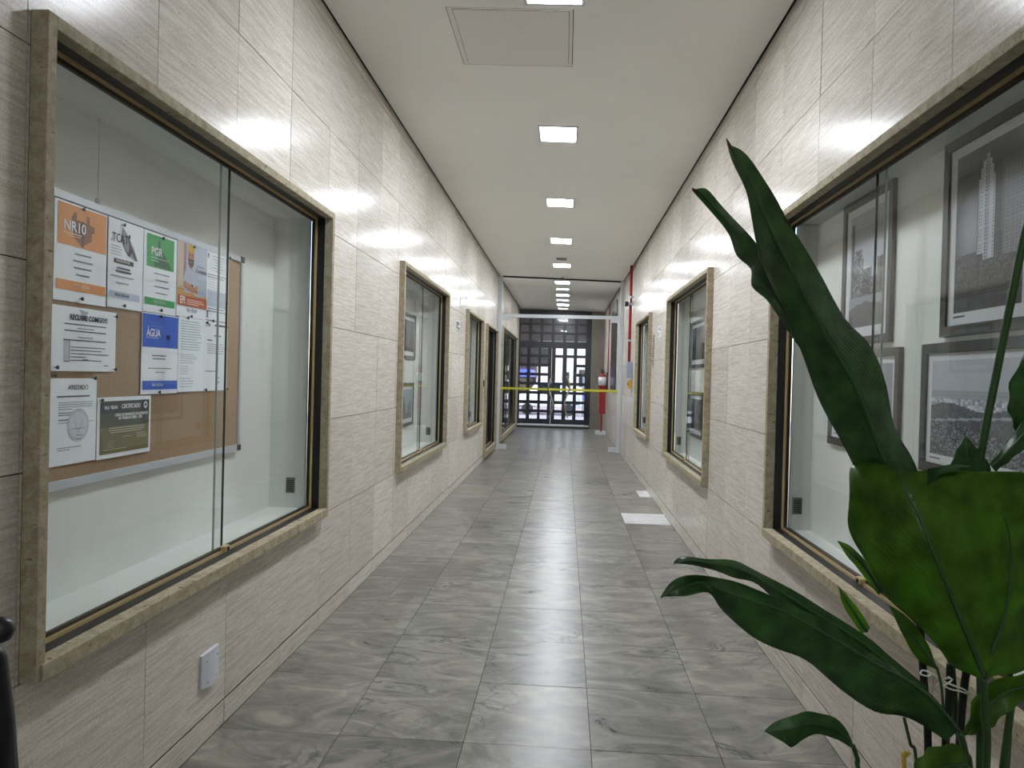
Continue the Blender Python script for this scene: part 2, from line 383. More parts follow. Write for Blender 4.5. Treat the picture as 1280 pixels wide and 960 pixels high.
def stile(w):
    s = w['s']; X = XL if s < 0 else XR
    dx = lambda d: X + s*d
    y0, y1, z0, z1 = w['y0'], w['y1'], w['z0'], w['z1']; dark = w.get('dark')
    nm = w['n']
    root = thing(nm, X, (y0+y1)/2, z0, w['lab'], None, None, 'structure')
    b = .024; pr = -.032
    i0, i1, j0, j1 = y0+b, y1-b, z0+(.03 if not dark else .07), z1-b
    for a, c in ((y0, i0), (i1, y1)): MB().box(dx(pr), dx(.0), a, c, z0, z1).build('jamb', trav_rough, root, bevel=.002)
    MB().box(dx(pr), dx(.0), i0, i1, j1, z1).build('lintel', trav_rough, root, bevel=.002)
    MB().box(dx(pr-.004), dx(.0), i0-.012, i1+.012, z0-.001, j0).build('sill', trav_rough, root, bevel=.002)
    # aluminium channel lining the reveal
    ch = MB(); t = .006
    ch.box(dx(0), dx(.05), i0-t, i0, j0-t, j1+t).box(dx(0), dx(.05), i1, i1+t, j0-t, j1+t)
    ch.box(dx(0), dx(.05), i0, i1, j1, j1+t).box(dx(0), dx(.05), i0, i1, j0-t, j0)
    ch.build('channel', black_al, root)
    br = MB(); t = .007; d0, d1 = .028, .036
    br.box(dx(d0), dx(d1), i0, i1, j0, j0+t).box(dx(d0), dx(d1), i0, i1, j1-t*.8, j1)
    br.box(dx(d0), dx(d1), i0, i0+t, j0, j1).box(dx(d0), dx(d1), i1-t, i1, j0, j1)
    br.build('rail', brass, root)
    db = MB(); d0, d1 = .0362, .046; t = .014
    db.box(dx(d0), dx(d1), i0, i1, j1-t, j1).box(dx(d0), dx(d1), i0, i1, j0, j0+.014)
    db.box(dx(d0), dx(d1), i1-t, i1, j0, j1).box(dx(d0), dx(d1), i0, i0+t, j0, j1)
    db.build('rail', bronze, root)
    gm = glass_m if not dark else glass_m
    dv = w['div']; t = .0045
    p1 = MB().box(dx(.040), dx(.040+t), i0+.004, dv, j0+.006, j1-.006).build('glass_pane', gm, root)
    p2 = MB().box(dx(.050), dx(.050+t), dv-.03, i1-.004, j0+.006, j1-.006).build('glass_pane', gm, root)
    MB().box(dx(.0395), dx(.0450), dv, dv+.0025, j0+.006, j1-.006).build('pane_edge', glass_edge, p1)
    MB().box(dx(.0495), dx(.0550), dv-.0325, dv-.03, j0+.006, j1-.006).build('pane_edge', pane_grey, p2)
    if not dark:
        k = MB().box(dx(.022), dx(.04), dv-.016, dv+.016, j0, j0+.018).build('lock', brass, root, bevel=.003)
        MB().tube([(dx(.0215), dv, j0+.009), (dx(.019), dv, j0+.009)], .006, 12).build('keyhole', black_al, k)
    # the case behind, or a room whose darkness is painted black
    dep = .197 if s < 0 else .13
    if dark: dep = .7
    cm = case_white if not dark else dark_m
    e = .02
    MB().box(dx(dep), dx(dep+.015), y0, y1, z0, z1).build('case_back', cm, root)
    MB().box(dx(.056), dx(dep), i1, i1+.012, z0, z1).build('case_side', cm, root)
    MB().box(dx(.056), dx(dep), i0-.012, i0, z0, z1).build('case_side', cm, root)
    MB().box(dx(.056), dx(dep), i0, i1, j1, j1+.012).build('case_top', cm, root)
    MB().box(dx(.056), dx(dep), i0, i1, j0-.012, j0-.002).build('case_floor', cm, root)
    if not dark:
        d = .112 if s < 0 else .083
        v = MB().box(dx(d-.017), dx(d+.017), i1-.004, i1, j0+.055, j0+.115).build('vent_grille', grey_plastic, root)
        q = MB()
        for k in range(6): q.box(dx(d-.012), dx(d+.012), i1-.006, i1-.004, j0+.062+k*.008, j0+.066+k*.008)
        q.build('slat', black_plastic, v)
    else:
        q = MB()
        for yy in (i0+.02, dv, i1-.05): q.box(dx(.03), dx(.06), yy-.02, yy+.02, j0, j1)
        q.build('mullion', black_al, root)
    w['dx'] = dx; w['in'] = (i0, i1, j0, j1); w['back'] = dep
    return root
for w in WIN: stile(w)

# ------------------------------------------------------------------ floor
fl = MB().box(XL-.03, XR+.03, YB, YE+.4, -1.03, -1.0012).build('floor', joint)
tag(fl, 'grey veined marble tile floor of the corridor', None, None, 'structure')
xs = [XL, -.596, -.25, .096, .441, XR]
yb = [2.03-.405*12 + .405*k for k in range(45)]
cache = {}
for j in range(len(yb)-1):
    a0, a1 = yb[j], yb[j+1]
    if a0 >= YE: break
    a1 = min(a1, YE)
    for i in range(5):
        if a1 < .6 and False: continue
        g = .0011
        x0, x1 = xs[i]+g, xs[i+1]-g
        white = i == 4 and abs(a0-5.27) < .05
        if i == 4 and abs(a0-6.485) < .05:
            MB().box(x1-.1, x1, a0+g, a1-g-.03, -1.006, -1.0).build('tile', white_marble, fl); x1 -= .102
            MB().box(x1+.002, x1+.102, a1-g-.029, a1-g, -1.006, -1.0).build('tile', grey_marble, fl)
        if i == 0 and abs(a0-3.245) < .05:                          # a tile cut in two
            MB().box(x0, -.76, a0+g, a1-g, -1.006, -1.0).build('tile', grey_marble, fl); x0 = -.7585
        key = (i, round(x1-x0, 4), round(a1-a0, 4), white)
        if key in cache:
            o = cache[key][0].copy(); COL.objects.link(o); o.location = Vector(cache[key][0].location)+Vector((0, (a0-cache[key][1])*S, random.choice((0, 0, -.0004)))); o.parent = fl
        else:
            o = MB().box(x0, x1, a0+g, a1-g, -1.006, -1.0).build('tile', white_marble if white else grey_marble, fl); cache[key] = (o, a0)
# ------------------------------------------------------------------ ceiling (tilted a little), with hatch
HY0, HY1, HX0, HX1 = 2.755, 3.265, -.475, -.003
GAP = .013
def cz_box(mb, x0, x1, y0, y1, up0, up1):
    i = len(mb.v)
    for zoff in (up0, up1):
        for y in (y0, y1):
            for x in (x0, x1): mb.v.append((x, y, ceil_z(x)+zoff))
    for a in ((0, 2, 3, 1), (4, 5, 7, 6), (0, 1, 5, 4), (2, 6, 7, 3), (0, 4, 6, 2), (1, 3, 7, 5)): mb.f.append(tuple(i+k for k in a))
    return mb
cm = MB()
for (a0, a1, b0, b1) in cut((XL+GAP, XR-GAP, YB, YE+.05), [(HX0, HX1, HY0, HY1)]): cz_box(cm, a0, a1, b0, b1, 0, .012)
ce = cm.build('ceiling', ceil_m); tag(ce, 'smooth off-white plaster ceiling of the corridor', None, None, 'structure')
cz_box(MB(), XL-.03, XR+.03, YB, YE+.05, .04, .06).build('cavity_board', dark_m, ce)  # black board gives the gap along the walls its shade by colour
hf = MB()
for (a0, a1, b0, b1) in cut((HX0+.003, HX1-.003, HY0+.004, HY1-.003), [(HX0+.022, HX1-.016, HY0+.016, HY1-.02)]): cz_box(hf, a0, a1, b0, b1, .0005, .01)
h = hf.build('ceiling_hatch', hatch_m); tag(h, 'square access hatch flush in the ceiling behind the nearest light', 'hatch')
cz_box(MB(), HX0+.0245, HX1-.018, HY0+.018, HY1-.022, -.001, .008).build('hatch_panel', hatch_m, h)

# end and back walls
ew = MB()
for r_ in cut((XL-.03, XR+.03, -1.02, 1.42), [(-.93, .50, -.985, 1.335)]): ew.box(r_[0], r_[1], YE, YE+.06, r_[2], r_[3])
e_ = ew.build('wall_end', concrete); tag(e_, 'rough grey stucco strip of wall to the right of the iron door', None, None, 'structure')
bw = MB().box(XL-.03, XR+.03, YB-.03, YB, -1.02, 1.42).build('wall_back', case_white); tag(bw, 'plain pale wall behind the camera', None, None, 'structure')

# ------------------------------------------------------------------ ceiling lights
LN = {2.585: 'nearest square LED ceiling light, cut by the top edge beside the hatch', 4.155: 'square LED ceiling light just beyond the ceiling hatch',
      5.775: 'square LED ceiling light, third of the row from the hatch end', 7.39: 'square LED ceiling light, last but one before the small ceiling grille',
      9.0: 'square LED ceiling light just in front of the glass partition', 10.62: 'first LED ceiling light seen through the glass above the transom',
      12.24: 'second LED ceiling light beyond the glass partition', 13.86: 'farthest LED ceiling light, nearest the iron door',
      -1.2: 'LED ceiling light well behind the camera'}  # the rear panel is added as unseen fill for the near end
for y, lab in LN.items():
    x0, x1 = -.168, .024; hl = .118; fr = .013
    t = thing('ceiling_light', (x0+x1)/2, y, ceil_z(-.07)-.004, lab, 'ceiling light', 'square LED panels along the ceiling')
    f = MB()
    for r_ in cut((x0-fr, x1+fr, y-hl-fr, y+hl+fr), [(x0, x1, y-hl, y+hl)]): cz_box(f, *r_, -.007, -.0005)
    f.build('frame', white_al, t)
    cz_box(MB(), x0, x1, y-hl, y+hl, -.005, -.001).build('diffuser', lamp_m, t)
t = thing('ceiling_grille', -.07, 8.52, ceil_z(-.07)-.006, 'small grey ceiling grille between two LED lights', 'grille')
cz_box(MB(), -.14, -.01, 8.44, 8.6, -.006, -.0005).build('frame', white_al, t)
for k in range(5): cz_box(MB(), -.128, -.022, 8.455+k*.028, 8.468+k*.028, -.009, -.006).build('slat', grey_plastic, t)

# ------------------------------------------------------------------ notice board and notices
BX = -1.118
t = thing('notice_board', BX, 1.94, -.275, 'aluminium-framed cork notice board in the left window', 'notice board')
MB().box(-1.130, BX-.002, 1.30, 2.515, -.262, .372).build('cork_panel', cork, t)
for a in ((1.29, 2.527, .366, .384), (1.29, 2.527, -.279, -.258)): MB().box(-1.131, BX+.004, *a).build('frame_strip', silver, t, bevel=.002)
for a in ((2.512, 2.527, -.258, .366), (1.29, 1.303, -.258, .366)): MB().box(-1.131, BX+.004, *a).build('frame_strip', silver, t, bevel=.002)
for z in (.366, -.279): MB().box(-1.131, BX+.007, 2.506, 2.532, z, z+.02).build('corner_cap', black_plastic, t, bevel=.003)
for y in (1.72, 2.42):
    MB().tube([(BX, y, .384), (BX, y, .396)], .006, 10).tube([(BX, y, .396), (BX, y, .60)], .0008, 5).build('hanger', silver, t)

def flatprint(rects, x, face):
    """rects: (y0,y1,z0,z1,(r,g,b)) or polygons ('p', [(y,z)..], rgb), stacked outward"""
    mb = MB()
    for k, r_ in enumerate(rects):
        xx = x - face*(.0003+.00006*k)
        if r_[0] == 'p':
            i = len(mb.v); mb.v += [(xx, a, b) for a, b in r_[1]]; mb.f.append(tuple(range(i, i+len(r_[1])))); mb.c.append(rgb(*r_[2]))
        else:
            y0, y1, z0, z1, c = r_; mb.quad((xx, y0, z0), (xx, y1, z0), (xx, y1, z1), (xx, y0, z1), rgb(*c))
    return mb
def lines(y0, y1, z0, dz, n, c=(110, 112, 125), h=.0022, frac=None, center=False):
    out = []
    for k in range(n):
        f = (frac[k % len(frac)] if frac else random.uniform(.75, 1))
        w_ = (y1-y0)*f; a = y0 + ((y1-y0)-w_)/2 if center else y0
        out.append((a, a+w_, z0-k*dz-h, z0-k*dz, c))
    return out
def notice(name, y0, y1, z0, z1, lab, rects, pins=(), layer=0, cat='notice', pinc=None, grp='notices pinned to the cork board'):
    x = BX + .002 + layer*.0012
    t = thing(name, x, (y0+y1)/2, z0, lab, cat, grp)
    mb = MB(); n = 6; i = 0
    # slightly bowed sheet
    V = []
    for k in range(n+1):
        yy = y0+(y1-y0)*k/n; bow = .0012*math.sin(PI*k/n)*(-1 if layer else 1)*.3
        for xx in (x+bow, x+bow-.0006):
            V += [(xx, yy, z0), (xx, yy, z1)]
    mb.v = V
    for k in range(n):
        a = k*4; b = a+4
        mb.f += [(a, b, b+1, a+1), (a+2, a+3, b+3, b+2), (a+1, b+1, b+3, a+3), (a, a+2, b+2, b)]
    mb.f += [(0, 1, 3, 2), (n*4, n*4+2, n*4+3, n*4+1)]
    mb.build('sheet', paper, t)
    if rects: flatprint(rects, x+.0006, -1).build('print', print_m, t)
    for (py, pz) in pins:
        MB().tube([(x+.0004, py, pz), (x+.006, py, pz)], .0012, 6).tube([(x+.006, py, pz), (x+.010, py+.001, pz)], .0042, 8).build('pin', pinc or black_plastic, t)
    t['px'] = x+.0022
    return t
OR, GN, BL, WH, DK = (222, 146, 78), (62, 165, 92), (56, 100, 205), (222, 226, 234), (52, 54, 66)
# NR10
r = [(1.577, 1.751, .268, .36, OR), ('p', [(1.63, .345), (1.64, .345), (1.64, .33), (1.675, .328), (1.675, .345), (1.687, .345), (1.687, .328), (1.705, .324), (1.705, .31), (1.695, .308), (1.695, .29), (1.665, .275), (1.66, .27), (1.652, .275), (1.63, .29), (1.628, .31), (1.622, .33)], (140, 92, 55)),
     ('p', [(1.66, .33), (1.667, .33), (1.667, .272), (1.66, .272)], (90, 66, 50)),
     (1.596, 1.66, .295, .297, (235, 220, 200)), (1.603, 1.655, .290, .2915, (225, 205, 180)), (1.575, 1.751, .168, .19, OR)]
r += lines(1.63, 1.70, .254, .0155, 4, (120, 122, 135), .003, (.85, 1, .9, .7), True)
t = notice('notice', 1.567, 1.755, .143, .364, 'orange and white NR10 notice at the top left of the cork board', r, ((1.655, .357), (1.655, .152)))
txt('NR10', .024, 'lettering', ink_white, t, (t['px'], 1.594, .301), -1, .0006); txt('VILA VELHA', .008, 'lettering', ink_white, t, (t['px'], 1.632, .176), -1)
# LTCAT
r = [('p', [(1.815, .35), (1.835, .335), (1.865, .305), (1.886, .272), (1.875, .272), (1.84, .285), (1.818, .305)], (150, 150, 160)), ('p', [(1.84, .325), (1.847, .325), (1.85, .31), (1.866, .295), (1.882, .273), (1.872, .273), (1.858, .29), (1.85, .28), (1.84, .282), (1.846, .3)], (70, 70, 82)),
     ('p', [(1.842, .334), (1.85, .334), (1.85, .325), (1.842, .325)], (50, 50, 60)), (1.782, 1.866, .256, .267, (38, 40, 50)), (1.764, 1.896, .169, .186, (192, 202, 220))]
r += lines(1.767, 1.82, .298, .007, 4, (150, 152, 165), .0015) + lines(1.785, 1.86, .247, .0085, 2, (90, 92, 105), .004, (.75, .9), True) + lines(1.768, 1.868, .225, .016, 2, (140, 142, 155), .0022, (1, .55), True)
t = notice('notice', 1.759, 1.911, .145, .364, 'white LTCAT notice with a grey diagonal picture, top row of the board', r, ((1.812, .353), (1.82, .152)), 1)
txt('.TCAT', .022, 'lettering', ink, t, (t['px'], 1.766, .308), -1, .0002, .88); txt('VILA VELHA', .0085, 'lettering', ink, t, (t['px'], 1.786, .174), -1)
txt('PROGRAMA DE', .006, 'lettering', ink_white, t, (t['px'], 1.79, .259), -1)
# PGR
r = [(1.929, 2.068, .27, .357, GN), ('p', [(1.985, .345), (1.995, .345), (1.995, .325), (2.03, .30), (2.055, .273), (1.965, .273), (1.965, .285), (1.98, .29)], (40, 100, 66)), (1.948, 2.04, .295, .2965, (200, 225, 205)), (1.948, 1.99, .287, .2885, (200, 225, 205)), (1.922, 2.076, .168, .187, GN)]
r += lines(1.955, 2.055, .256, .0175, 4, (120, 125, 138), .0025, (.8, .65, .75, .6), True)
t = notice('notice', 1.916, 2.084, .148, .364, 'green and white PGR notice in the top row of the board', r, ((1.998, .354), (1.995, .156)))
txt('PGR', .022, 'lettering', ink_white, t, (t['px'], 1.948, .303), -1, .0006); txt('VILA VELHA', .008, 'lettering', ink_white, t, (t['px'], 1.965, .174), -1)
# EPI poster with a man in a yellow helmet
SK = (176, 122, 92)
r = [(2.088, 2.262, .208, .365, (186, 192, 208)), (2.088, 2.118, .225, .365, (205, 185, 160)), (2.12, 2.135, .25, .365, (150, 110, 120)), (2.2, 2.262, .212, .27, (168, 180, 196)),
     ('p', [(2.088, .208), (2.262, .21), (2.262, .218), (2.2, .214), (2.15, .235), (2.088, .232)], (206, 150, 88)),
     ('p', [(2.125, .222), (2.205, .222), (2.212, .265), (2.2, .29), (2.175, .303), (2.15, .303), (2.128, .285), (2.118, .25)], (178, 182, 200)),
     ('p', [(2.152, .318), (2.173, .318), (2.174, .298), (2.162, .293), (2.15, .3)], SK), ('p', [(2.145, .345), (2.178, .345), (2.18, .32), (2.172, .308), (2.152, .308), (2.144, .322)], SK),
     ('p', [(2.145, .322), (2.18, .322), (2.177, .304), (2.162, .297), (2.148, .304)], (66, 46, 42)), (2.155, 2.169, .312, .3145, (190, 130, 110)),
     ('p', [(2.142, .343), (2.182, .343), (2.18, .358), (2.168, .366), (2.155, .366), (2.144, .358)], (222, 176, 60)), (2.149, 2.157, .332, .335, (50, 38, 38)), (2.166, 2.174, .332, .335, (50, 38, 38)),
     ('p', [(2.12, .255), (2.16, .247), (2.208, .232), (2.2, .222), (2.15, .228), (2.118, .24)], SK), ('p', [(2.135, .25), (2.175, .235), (2.2, .25), (2.208, .24), (2.17, .222), (2.13, .242)], (190, 134, 100)),
     ('p', [(2.165, .244), (2.175, .24), (2.177, .246), (2.168, .25)], (34, 34, 44)), (2.088, 2.262, .182, .212, (190, 92, 56)), (2.142, 2.235, .2, .2022, (240, 225, 215)), (2.142, 2.245, .194, .196, (240, 225, 215)), (2.142, 2.21, .188, .19, (240, 225, 215)),
     (2.195, 2.243, .305, .3075, (90, 92, 115)), (2.14, 2.2, .165, .1665, (140, 142, 150))]
t = notice('poster', 2.085, 2.262, .15, .37, 'EPI poster of a bearded man in a yellow helmet with arms crossed', r, ((2.17, .36), (2.16, .153)), 1, 'poster')
txt('EPI', .022, 'lettering', ink_white, t, (t['px'], 2.1, .188), -1, .0006, .8); txt('VILA VELHA', .0085, 'lettering', ink, t, (t['px'], 2.14, .168), -1)
txt('Cuidado', .014, 'lettering', ink, t, (t['px'], 2.192, .287), -1)
# plain documents
r = [(2.28, 2.39, .305, .362, (232, 236, 244)), (2.27, 2.412, .195, .245, (196, 204, 220)), (2.268, 2.279, .158, .182, (120, 126, 138)), (2.268, 2.276, .345, .36, (90, 96, 110)), (2.395, 2.406, .343, .36, (90, 96, 110))] + lines(2.3, 2.38, .355, .009, 6, (120, 124, 140), .0018, (1, .8, .6, .7, .9, .5), True) + lines(2.27, 2.405, .296, .008, 2) + lines(2.27, 2.35, .28, .008, 5, (160, 164, 178), .0012) + lines(2.27, 2.41, .19, .008, 2)
notice('document', 2.263, 2.418, .153, .375, 'white typed document right of the EPI poster, top right of board', r, ((2.3, .15), (2.41, .365)), 0, 'document')
r = [('p', [(1.655, .128), (1.69, .124), (1.672, .108)], (176, 180, 190)), (1.605, 1.623, .008, .057, (196, 200, 208)), (1.6225, 1.6245, .008, .057, (80, 84, 96)), (1.605, 1.623, .0075, .0095, (80, 84, 96))]
r += lines(1.605, 1.758, .094, .015, 2, (60, 62, 74), .0024, (1, 1)) + lines(1.65, 1.71, .085, .02, 2, (110, 112, 124), .0018, (1, .9), True) + lines(1.602, 1.758, .058, .001, 1, (60, 62, 74), .0024, (1,)) + lines(1.627, 1.77, .042, .0075, 5, (80, 82, 94), .0018, (.9, .8, 1, .4, .8)) + [(1.67, 1.692, .012, .014, (90, 92, 104)), (1.75, 1.768, -.001, .001, (90, 92, 104))]
t = notice('notice', 1.564, 1.799, -.014, .132, 'white typed notice headed RECLAME COMIGO in capitals, left of the bare cork', r, ((1.575, -.006), (1.79, .122), (1.79, -.008)), 0)
txt('RECLAME COMIGO!!!', .0125, 'lettering', ink, t, (t['px'], 1.622, .103), -1, .0005, .86)
r = [(1.917, 2.098, .054, .143, BL), (1.945, 1.985, .118, .124, (78, 112, 196)), (1.975, 2.03, .1, .104, (78, 112, 196)), (1.95, 2.02, .11, .113, (90, 125, 205)), (1.92, 2.1, -.061, -.037, BL), (2.035, 2.055, .078, .09, (26, 38, 84)), (1.934, 1.995, .0785, .080, (190, 205, 235))]
r += lines(1.955, 2.045, .033, .0085, 2, (105, 108, 120), .0028, (.8, .75), True) + lines(1.945, 2.065, -.002, .011, 2, (120, 122, 134), .002, (1, .4), True)
t = notice('notice', 1.914, 2.101, -.073, .146, 'blue and white AGUA notice below the green one', r, ((1.995, .139), (1.995, -.068)))
txt('ÀGUA', .0215, 'lettering', ink_white, t, (t['px'], 1.933, .083), -1, .0006, .84); txt('VILA VELHA', .008, 'lettering', ink_white, t, (t['px'], 1.963, -.052), -1)
r = lines(2.11, 2.24, .138, .0075, 12, (130, 134, 150), .0014) + lines(2.108, 2.21, .04, .006, 5, (140, 144, 158), .0012) + lines(2.108, 2.16, .005, .007, 4, (140, 144, 158), .0012) + lines(2.108, 2.19, -.03, .008, 4, (140, 144, 158), .0012)
notice('document', 2.101, 2.2495, -.07, .149, 'closely typed white document between the blue notice and the last one', r, ((2.14, .147),), 1, 'document')
r = [('p', [(2.32, .135), (2.335, .142), (2.418, .14), (2.418, .135)], (58, 60, 70)), (2.27, 2.275, .13, .142, (90, 94, 108)), (2.283, 2.293, .133, .141, (90, 94, 108))] + [(2.32, 2.37, .103, .106, (70, 74, 90)), (2.275, 2.31, .088, .091, (60, 64, 78)), (2.34, 2.365, -.045, -.042, (90, 94, 108)), (2.345, 2.365, -.03, -.028, (110, 114, 128))] + lines(2.275, 2.415, .078, .007, 5, (130, 134, 150), .0015) + lines(2.265, 2.34, -.007, .01, 1)
notice('document', 2.2515, 2.419, -.07, .15, 'white letter with a short dark bar, right end of the second row', r, ((2.262, .142), (2.262, -.066), (2.41, -.066)), 0, 'document')
# attestation
r = [(1.585, 1.7, -.073, -.0695, (84, 88, 104))] + lines(1.59, 1.71, -.084, .005, 4, (130, 134, 150), .0014, (1, 1, 1, .4)) + lines(1.59, 1.66, -.107, .005, 2, (90, 94, 108), .0018, (.7, 1)) + [(1.59, 1.715, -.131, -.1295, (150, 154, 166)), (1.59, 1.68, -.125, -.122, (150, 154, 166))]
circ = [(1.66+.038*math.cos(a*PI/12), -.137+.038*math.sin(a*PI/12)) for a in range(24)]
r += [('p', circ, (196, 202, 214)), ('p', [(1.66+.03*math.cos(a*PI/12), -.137+.03*math.sin(a*PI/12)) for a in range(24)], (212, 217, 228)), ('p', [(1.64, -.125), (1.645, -.125), (1.66, -.15), (1.675, -.125), (1.68, -.125), (1.66, -.158)], (190, 196, 210)), (1.635, 1.682, -.146, -.1445, (120, 124, 140)), (1.65, 1.675, -.162, -.16, (140, 144, 160)), (1.65, 1.672, -.17, -.1685, (140, 144, 160)), (1.588, 1.67, -.187, -.1855, (120, 124, 140)), (1.588, 1.63, -.192, -.1905, (120, 124, 140))]
t = notice('document', 1.563, 1.727, -.225, -.03, 'white ATESTADO sheet with a faint round seal, lower left of board', r, ((1.57, -.024), (1.71, -.03)), 0, 'document')
txt('ATESTADO', .0115, 'lettering', ink, t, (t['px'], 1.62, -.056), -1, 0, .9)
MB().box(BX, BX+.0022, 1.57, 1.712, -.03, -.018).build('strip', plain('brown_strip', rgb(128, 98, 60), .7), t)
r = [(1.74, 1.953, -.216, -.0865, (112, 100, 62)), (1.74, 1.953, -.15, -.0865, (78, 78, 66)), (1.74, 1.953, -.118, -.0865, (52, 56, 58))] + lines(1.775, 1.93, -.153, .0055, 3, (205, 205, 190), .0016, (1, 1, .9), True) + [(1.835, 1.87, -.178, -.1768, (190, 190, 170))] + lines(1.895, 1.945, -.172, .005, 3, (200, 200, 180), .0012) + lines(1.768, 1.8, -.185, .005, 4, (170, 168, 130), .001) + [(1.75, 1.85, -.207, -.2055, (190, 186, 150))]
r += [('p', [(1.934+.009*math.cos(a*PI/8), -.1+.009*math.sin(a*PI/8)) for a in range(16)], (230, 232, 232)), (1.9285, 1.9395, -.102, -.098, (50, 54, 54)), (1.932, 1.936, -.1055, -.0945, (50, 54, 54))]
t = notice('certificate', 1.729, 1.962, -.227, -.0765, 'olive certificate with a white cross badge, lower row of board', r, ((1.737, -.083),), 1, 'certificate')
for s_, y, z, q in (('VILA  VELHA', 1.754, -.106, .0085), ('CERTIFICADO', 1.825, -.106, .0115), ('CURSO DE PREVENÇÃO DE ACIDENTES', 1.797, -.125, .0072), ('DO TRABALHO (NR5) - CIPA', 1.812, -.1335, .0072)):
    txt(s_, q, 'lettering', ink_white, t, (t['px'], y, z), -1, .0002, .84)

# ------------------------------------------------------------------ framed pictures
def noise1(i, k=0): return (math.sin(i*12.9898+k*78.233)*43758.5453) % 1
def sky_tower(u, v):
    g = .34 + .12*math.sin(3*u+4*v) + .06*noise1(int(u*40)*7+int(v*60))
    def bl(u0, u1, top, c, sp=.018):
        if u0 < u < u1 and v < top:
            a = ((u-u0)/(u1-u0)*7) % 1; b = (v*55) % 1
            return c*(.62 if (.3 < a < .7 and .3 < b < .75) else 1)
    if v > .32 and u < .34: g = .3+.35*max(0, 1-((u-.25)**2+(v-.5)**2)*14)
    for q in ((.36, .6, .8, .72), (.39, .57, .86, .76), (.42, .54, .905, .74), (.45, .51, .94, .66), (.7, 1, .86, .42), (.74, 1, .8, .5), (.06, .34, .36, .32), (.34, .44, .34, .25), (.6, .72, .44, .3), (0, .1, .34, .2)):
        r_ = bl(*q)
        if r_ is not None: g = r_
    if v < .3: g = .12+.28*noise1(int(u*50)*13+int(v*80)*3)*(.4+v*2)
    if v < .14: g = .13+.1*noise1(int(u*30)+int(v*40)*5)
    return g
def street(u, v):
    g = .74-.1*v
    for u0, u1, t_, c in ((.05, .12, .93, .3), (.1, .42, .6, .4), (.16, .36, .68, .45), (.4, .66, .5, .34), (.62, .82, .42, .46), (.8, 1, .56, .28)):
        if u0 < u < u1 and v < t_: g = c*(.55 if noise1(int(u*36)*9+int(v*52)*17) > .5 else 1.1)
    if v < .26: g = .55 if v > .16+.2*u*(1-u) else .32
    return g
def hills(u, v):
    g = .62+.08*v
    if v < .68: g = .5+.12*noise1(int(v*60))
    if v < .6: g = .45+.4*noise1(int(u*46)*3+int(v*50)*11)
    if v < .52+.04*math.sin(9*u): g = .22+.16*noise1(int(u*60)*5+int(v*60)*7)
    if abs(v-(.36+.12*u)) < .012: g = .6
    if v < .3+.06*math.sin(5*u+1): g = .18+.42*noise1(int(u*80)*5+int(v*80)*7)**2
    return g
def city(u, v):
    g = .66-.1*u
    for k in range(11):
        u0 = noise1(k, 3)*.9; w_ = .05+.1*noise1(k, 5); t_ = .3+.5*noise1(k, 9)
        if u0 < u < u0+w_ and v < t_: g = .22+.35*noise1(k, 2)*(.6 if noise1(int(u*50)*9+int(v*60)*17) > .5 else 1)
    if v < .2: g = .2+.3*noise1(int(u*50)*5+int(v*60)*7)
    return g
def dusk(u, v): return city(u, v)*.45
def picture(X, face, y0, y1, z0, z1, fn, lab, mat_w=.03, fr=.024, nu=46, nv=60, tint=(1, 1.02, 1.08), grp=None):
    a = face
    t = thing('framed_picture', X, (y0+y1)/2, z0, lab, 'picture', grp)
    f = MB()
    for r_ in cut((y0, y1, z0, z1), [(y0+fr, y1-fr, z0+fr, z1-fr)]): f.box(X, X+a*.012, *r_)
    f.build('frame', black_frame, t)
    MB().box(X+a*.006, X+a*.011, y0+fr, y1-fr, z0+fr, z1-fr).build('mat', mat_white, t)
    i0, i1, j0, j1 = y0+fr+mat_w, y1-fr-mat_w, z0+fr+mat_w, z1-fr-mat_w*.8
    mb = MB(); x = X+a*.0055
    for iu in range(nu):
        for iv in range(nv):
            u = (iu+.5)/nu; v = (iv+.5)/nv
            g = max(.02, min(.95, fn(u, v)))
            ya, yb_ = (i1-(i1-i0)*iu/nu, i1-(i1-i0)*(iu+1)/nu) if face > 0 else (i0+(i1-i0)*iu/nu, i0+(i1-i0)*(iu+1)/nu)
            za, zb = j0+(j1-j0)*iv/nv, j0+(j1-j0)*(iv+1)/nv
            mb.quad((x, ya, za), (x, yb_, za), (x, yb_, zb), (x, ya, zb), tuple(lin([min(1, g*k) for k in tint]))+(1,))
    mb.build('photograph', print_m, t)
    tx = MB(); n_ = 9
    for k in range(n_):
        yy = (i1-.004*k*1.4-.004) if face > 0 else (i0+.004*k*1.4+.004); tx.box(x-a*.0004, x, yy, yy+.003, j0-.011, j0-.007)
    tx.build('caption_line', ink, t)
    return t
RX = .8805
picture(RX, 1, 2.13, 2.497, .122, .569, street, 'tall framed black-and-white picture of an old street, crossed by the pane edge')
picture(RX, 1, 1.488, 1.851, .118, .57, sky_tower, 'large framed picture of a white skyscraper at the top right', mat_w=.028, nu=70, nv=100)
picture(RX, 1, 2.064, 2.588, -.195, .105, city, 'framed city picture mostly hidden behind the tall leaf', mat_w=.022)
picture(RX, 1, 1.395, 1.936, -.205, .105, hills, 'wide framed picture of hills and houses below the skyscraper one', mat_w=.022, nu=90, nv=70)
picture(-1.1195, -1, 5.06, 5.575, .105, .43, dusk, 'upper framed picture in the second left window', tint=(.9, 1.1, 1.25))
picture(-1.1195, -1, 5.06, 5.55, -.375, -.065, city, 'lower framed picture in the second left window', tint=(.9, 1.05, 1.1))
picture(RX, 1, 4.87, 5.42, .09, .412, dusk, 'upper dark framed picture in the second right window', tint=(.9, 1.1, 1.2))
picture(RX, 1, 4.90, 5.43, -.38, -.073, dusk, 'lower dark framed picture in the second right window', tint=(.9, 1.05, 1.15))

